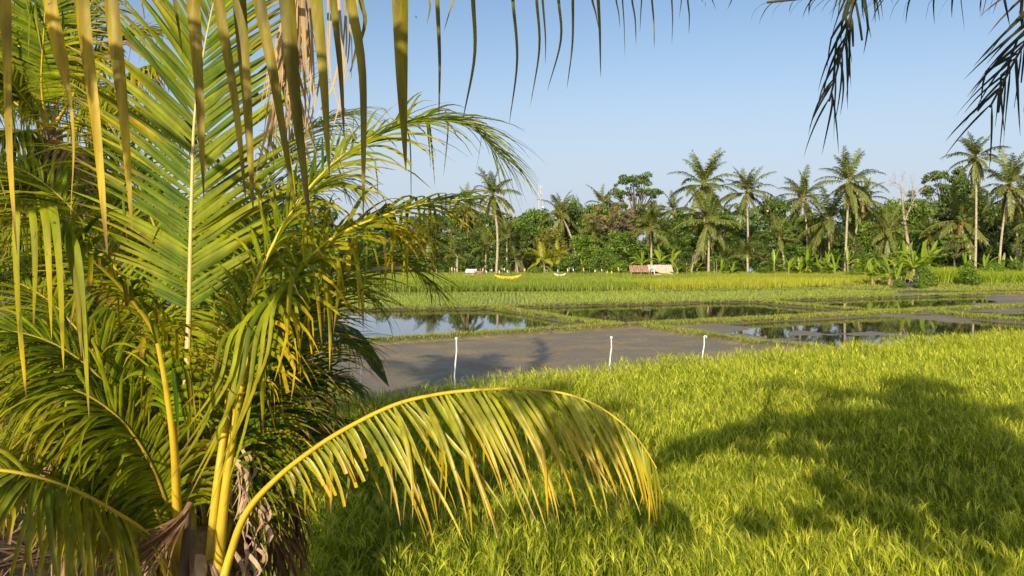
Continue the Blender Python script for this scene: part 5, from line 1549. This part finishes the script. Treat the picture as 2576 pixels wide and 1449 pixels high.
# tarpaulin screen
D = 68.
root = thing('tarpaulin_screen', ((2292 - 1288) / FPX * D, D, 0), 'dark streaked tarpaulin screen in front of the big bananas', 'screen')
mb = MB()
xa, xb = (2270 - 1288) / FPX * D, (2312 - 1288) / FPX * D
n = 14
xs = np.linspace(xa, xb, n)
hz = .62 + .05 * np.sin(np.arange(n) * 1.3)
V = np.stack([np.stack([xs, D + .08 * np.sin(np.arange(n) * 2.1), np.full(n, .0)], -1), np.stack([xs, D + .1 * np.cos(np.arange(n) * 1.7), hz * .5], -1), np.stack([xs, D + .03 * np.sin(np.arange(n) * 1.1), hz], -1)], 1)
V = np.concatenate([V, V + np.array([0, .04, 0])], 1)
i = np.arange(n * 6).reshape(n, 6)
mb.add(V.reshape(-1, 3), np.concatenate([np.stack([i[:-1, a], i[1:, a], i[1:, b], i[:-1, b]], -1) for a, b in ((0, 1), (1, 2), (4, 3), (5, 4), (2, 5))]))
mb.build('sheet', M['tarp'], root)
mb = MB()
mb.box((xb + .02, D + 1.0, .4), (.05, 2.0, .8), .1)
mb.build('side_sheet', M['tarp'], root, smooth=False)
for x in (xa, (xa + xb) / 2, xb):
    mb = MB()
    mb.tube([(x, D + .12, -.1), (x, D + .12, .6), (x, D + .12, 1.15)], .04, 6)
    mb.build('post', M['wood'], root)
# pruned stump and sticks near the front palm
b = np.array([(1741 - 1288) / FPX * 95, 95., 0])
root = thing('pruned_stump', b, 'pale pruned stump with bare twigs left of the front palm', 'stump')
mb = MB()
mb.tube([b + (0, 0, -.1), b + (-.05, 0, .9), b + (.08, 0, 1.7)], [.14, .12, .10], 8)
mb.build('trunk', M['bark_pale'], root)
mb = MB()
for k in range(7):
    twig(mb, b + (.08, 0, 1.65), nz(np.array([R.normal(0, .6), R.normal(0, .3), 1])), 1.0, .03, 1)
mb.build('branches', M['bark_pale'], root)
for px, h, lab in ((1727, 1.9, 'left bare upright stick by the front palm\'s trunk'), (1796, 1.9, 'bare upright stick just right of the front palm\'s trunk'), (1802, 2.1, 'taller bare stick right of the front palm\'s trunk'), (1893, 1.2, 'thin stick left of the upright bright banana')):
    b = np.array([(px - 1288) / FPX * 94, 94., 0])
    mb = MB()
    mb.tube([b + (0, 0, -.1), b + (.04, 0, h * .5), b + (0, 0, h)], [.05, .045, .03], 7)
    tag(mb.build('stick', M['wood']), lab, 'stick')
# lattice mast
D = 330.
zt = P(1360, 468, D)[2]
xc = (1360 - 1288) / FPX * D
root = thing('lattice_mast', (xc, D, 0), 'slim white lattice telecom mast rising beyond the trees', 'mast')
mb = MB()
lv = np.linspace(0, zt, 15)
hw = lambda z: 1.35 - .75 * z / zt
for sx, sy in ((-1, -1), (1, -1), (1, 1), (-1, 1)):
    mb.tube([(xc + sx * hw(z), D + sy * hw(z), z) for z in lv], .075, 6)
for a, b in zip(lv[:-1], lv[1:]):
    for (s1, s2) in (((-1, -1), (1, -1)), ((1, -1), (1, 1)), ((1, 1), (-1, 1)), ((-1, 1), (-1, -1))):
        for (u, v) in ((s1, s2), (s2, s1)):
            mb.tube([(xc + u[0] * hw(a), D + u[1] * hw(a), a), (xc + (u[0] * hw(a) + v[0] * hw(b)) / 2, D + (u[1] * hw(a) + v[1] * hw(b)) / 2, (a + b) / 2), (xc + v[0] * hw(b), D + v[1] * hw(b), b)], .04, 4)
mb.build('lattice', M['steel'], root)
for zf, w_ in ((.97, .45), (.90, .5), (.80, .6)):
    for k in range(3):
        mb = MB()
        a = k * 2.1 + .5
        mb.box((xc + (w_ + .3) * math.cos(a), D + (w_ + .3) * math.sin(a), zt * zf), (.3, .2, 1.6), a)
        mb.build('antenna', M['steel'], root, smooth=False)
for k, zf in enumerate((.70, .62)):
    mb = MB()
    mb.tube([(xc + (.9 - 1.8 * k), D - 1.2, zt * zf), (xc + (.9 - 1.8 * k), D - 1.3, zt * zf), (xc + (.9 - 1.8 * k), D - 1.4, zt * zf)], [.15, .35, .45], 12)
    mb.build('dish', M['steel'], root)
mb = MB()
mb.tube([(xc, D, zt), (xc, D, zt + .8), (xc, D, zt + 1.8)], [.08, .06, .03], 6)
mb.build('rod', M['steel'], root)
# fruit in the dark tree
fo = fruit.build('fruit', M['pink'])
tag(fo, 'orange fruit hanging in the very dark broad tree', 'fruit')
# swallows
for px, py, D, lab in ((1047, 44, 40, 'tiny dark bird high in the sky, right of the wide dangling leaflet'), (1121, 282, 40, 'tiny dark bird just above the arching frond')):
    c = P(px, py, D)
    root = thing('bird', c, lab, 'bird', 'birds in flight')
    mb = MB()
    mb.tube([c + (-.07, 0, 0), c + (-.03, 0, .01), c + (.02, 0, .01), c + (.06, 0, .0)], [.004, .02, .018, .004], 7)
    mb.build('body', M['bird'], root)
    for sg in (-1, 1):
        mb = MB()
        mb.add([c + (-.02, sg * .01, .01), c + (.025, sg * .01, .01), c + (.0, sg * .10, .07), c + (-.02, sg * .10, .07), c + (-.035, sg * .2, .05), c + (-.045, sg * .2, .05)], [[0, 1, 2, 3], [3, 2, 4, 5]])
        mb.build('wing', M['bird'], root)

# prototypes are only sources for the copies
for o in PROTO:
    bpy.data.objects.remove(o)

# ------------------------------------------------------------------ light, sky, camera
AZ, EL = math.radians(16), math.radians(23)       # sun behind the viewer, a little to the left
sd = Vector((-math.sin(AZ) * math.cos(EL), -math.cos(AZ) * math.cos(EL), math.sin(EL)))
sun = bpy.data.lights.new('sun', 'SUN')
sun.energy = 5.0
sun.angle = math.radians(.5)
sun.color = (1.0, .86, .62)
so = bpy.data.objects.new('sun', sun)
so.rotation_euler = (-sd).to_track_quat('-Z', 'Y').to_euler()
COL.objects.link(so)
w = bpy.data.worlds.new('World')
scene.world = w
w.use_nodes = True
nt = w.node_tree
sky = nt.nodes.new('ShaderNodeTexSky')
sky.sky_type = 'NISHITA'
sky.sun_disc = False
sky.sun_elevation = EL
sky.sun_rotation = math.radians(180 + 16)
sky.air_density = 1.0
sky.dust_density = 2.0
sky.ozone_density = 2.2
tcn = nt.nodes.new('ShaderNodeTexCoord')
sxyz = nt.nodes.new('ShaderNodeSeparateXYZ')
nt.links.new(tcn.outputs['Generated'], sxyz.inputs[0])
mr_ = nt.nodes.new('ShaderNodeMapRange')
mr_.interpolation_type = 'SMOOTHSTEP'
for i_, v_ in enumerate((-.02, .32, .86, 0.)):
    mr_.inputs[i_ + 1].default_value = v_
nt.links.new(sxyz.outputs[2], mr_.inputs[0])
mxs = nt.nodes.new('ShaderNodeMix')
mxs.data_type = 'RGBA'
nt.links.new(mr_.outputs[0], mxs.inputs[0])
nt.links.new(sky.outputs[0], mxs.inputs[6])
mxs.inputs[7].default_value = (4.05, 4.5, 5.5, 1)      # pale humid air low over the horizon
nt.links.new(mxs.outputs[2], nt.nodes['Background'].inputs[0])
nt.nodes['Background'].inputs[1].default_value = .110

cam = bpy.data.cameras.new('camera')
cam.sensor_width = 36
cam.lens = 36 * FPX / 2576
cam.clip_start = .05
cam.clip_end = 8000
co = bpy.data.objects.new('camera', cam)
co.location = (0, 0, CAMZ)
co.rotation_euler = (PI / 2 - PITCH, 0, 0)
COL.objects.link(co)
scene.camera = co
scene.view_settings.view_transform = 'Standard'
scene.view_settings.look = 'None'
scene.view_settings.exposure = .45
scene.cycles.use_denoising = True
scene.cycles.max_bounces = 8
scene.cycles.transparent_max_bounces = 8
scene.cycles.use_fast_gi = False
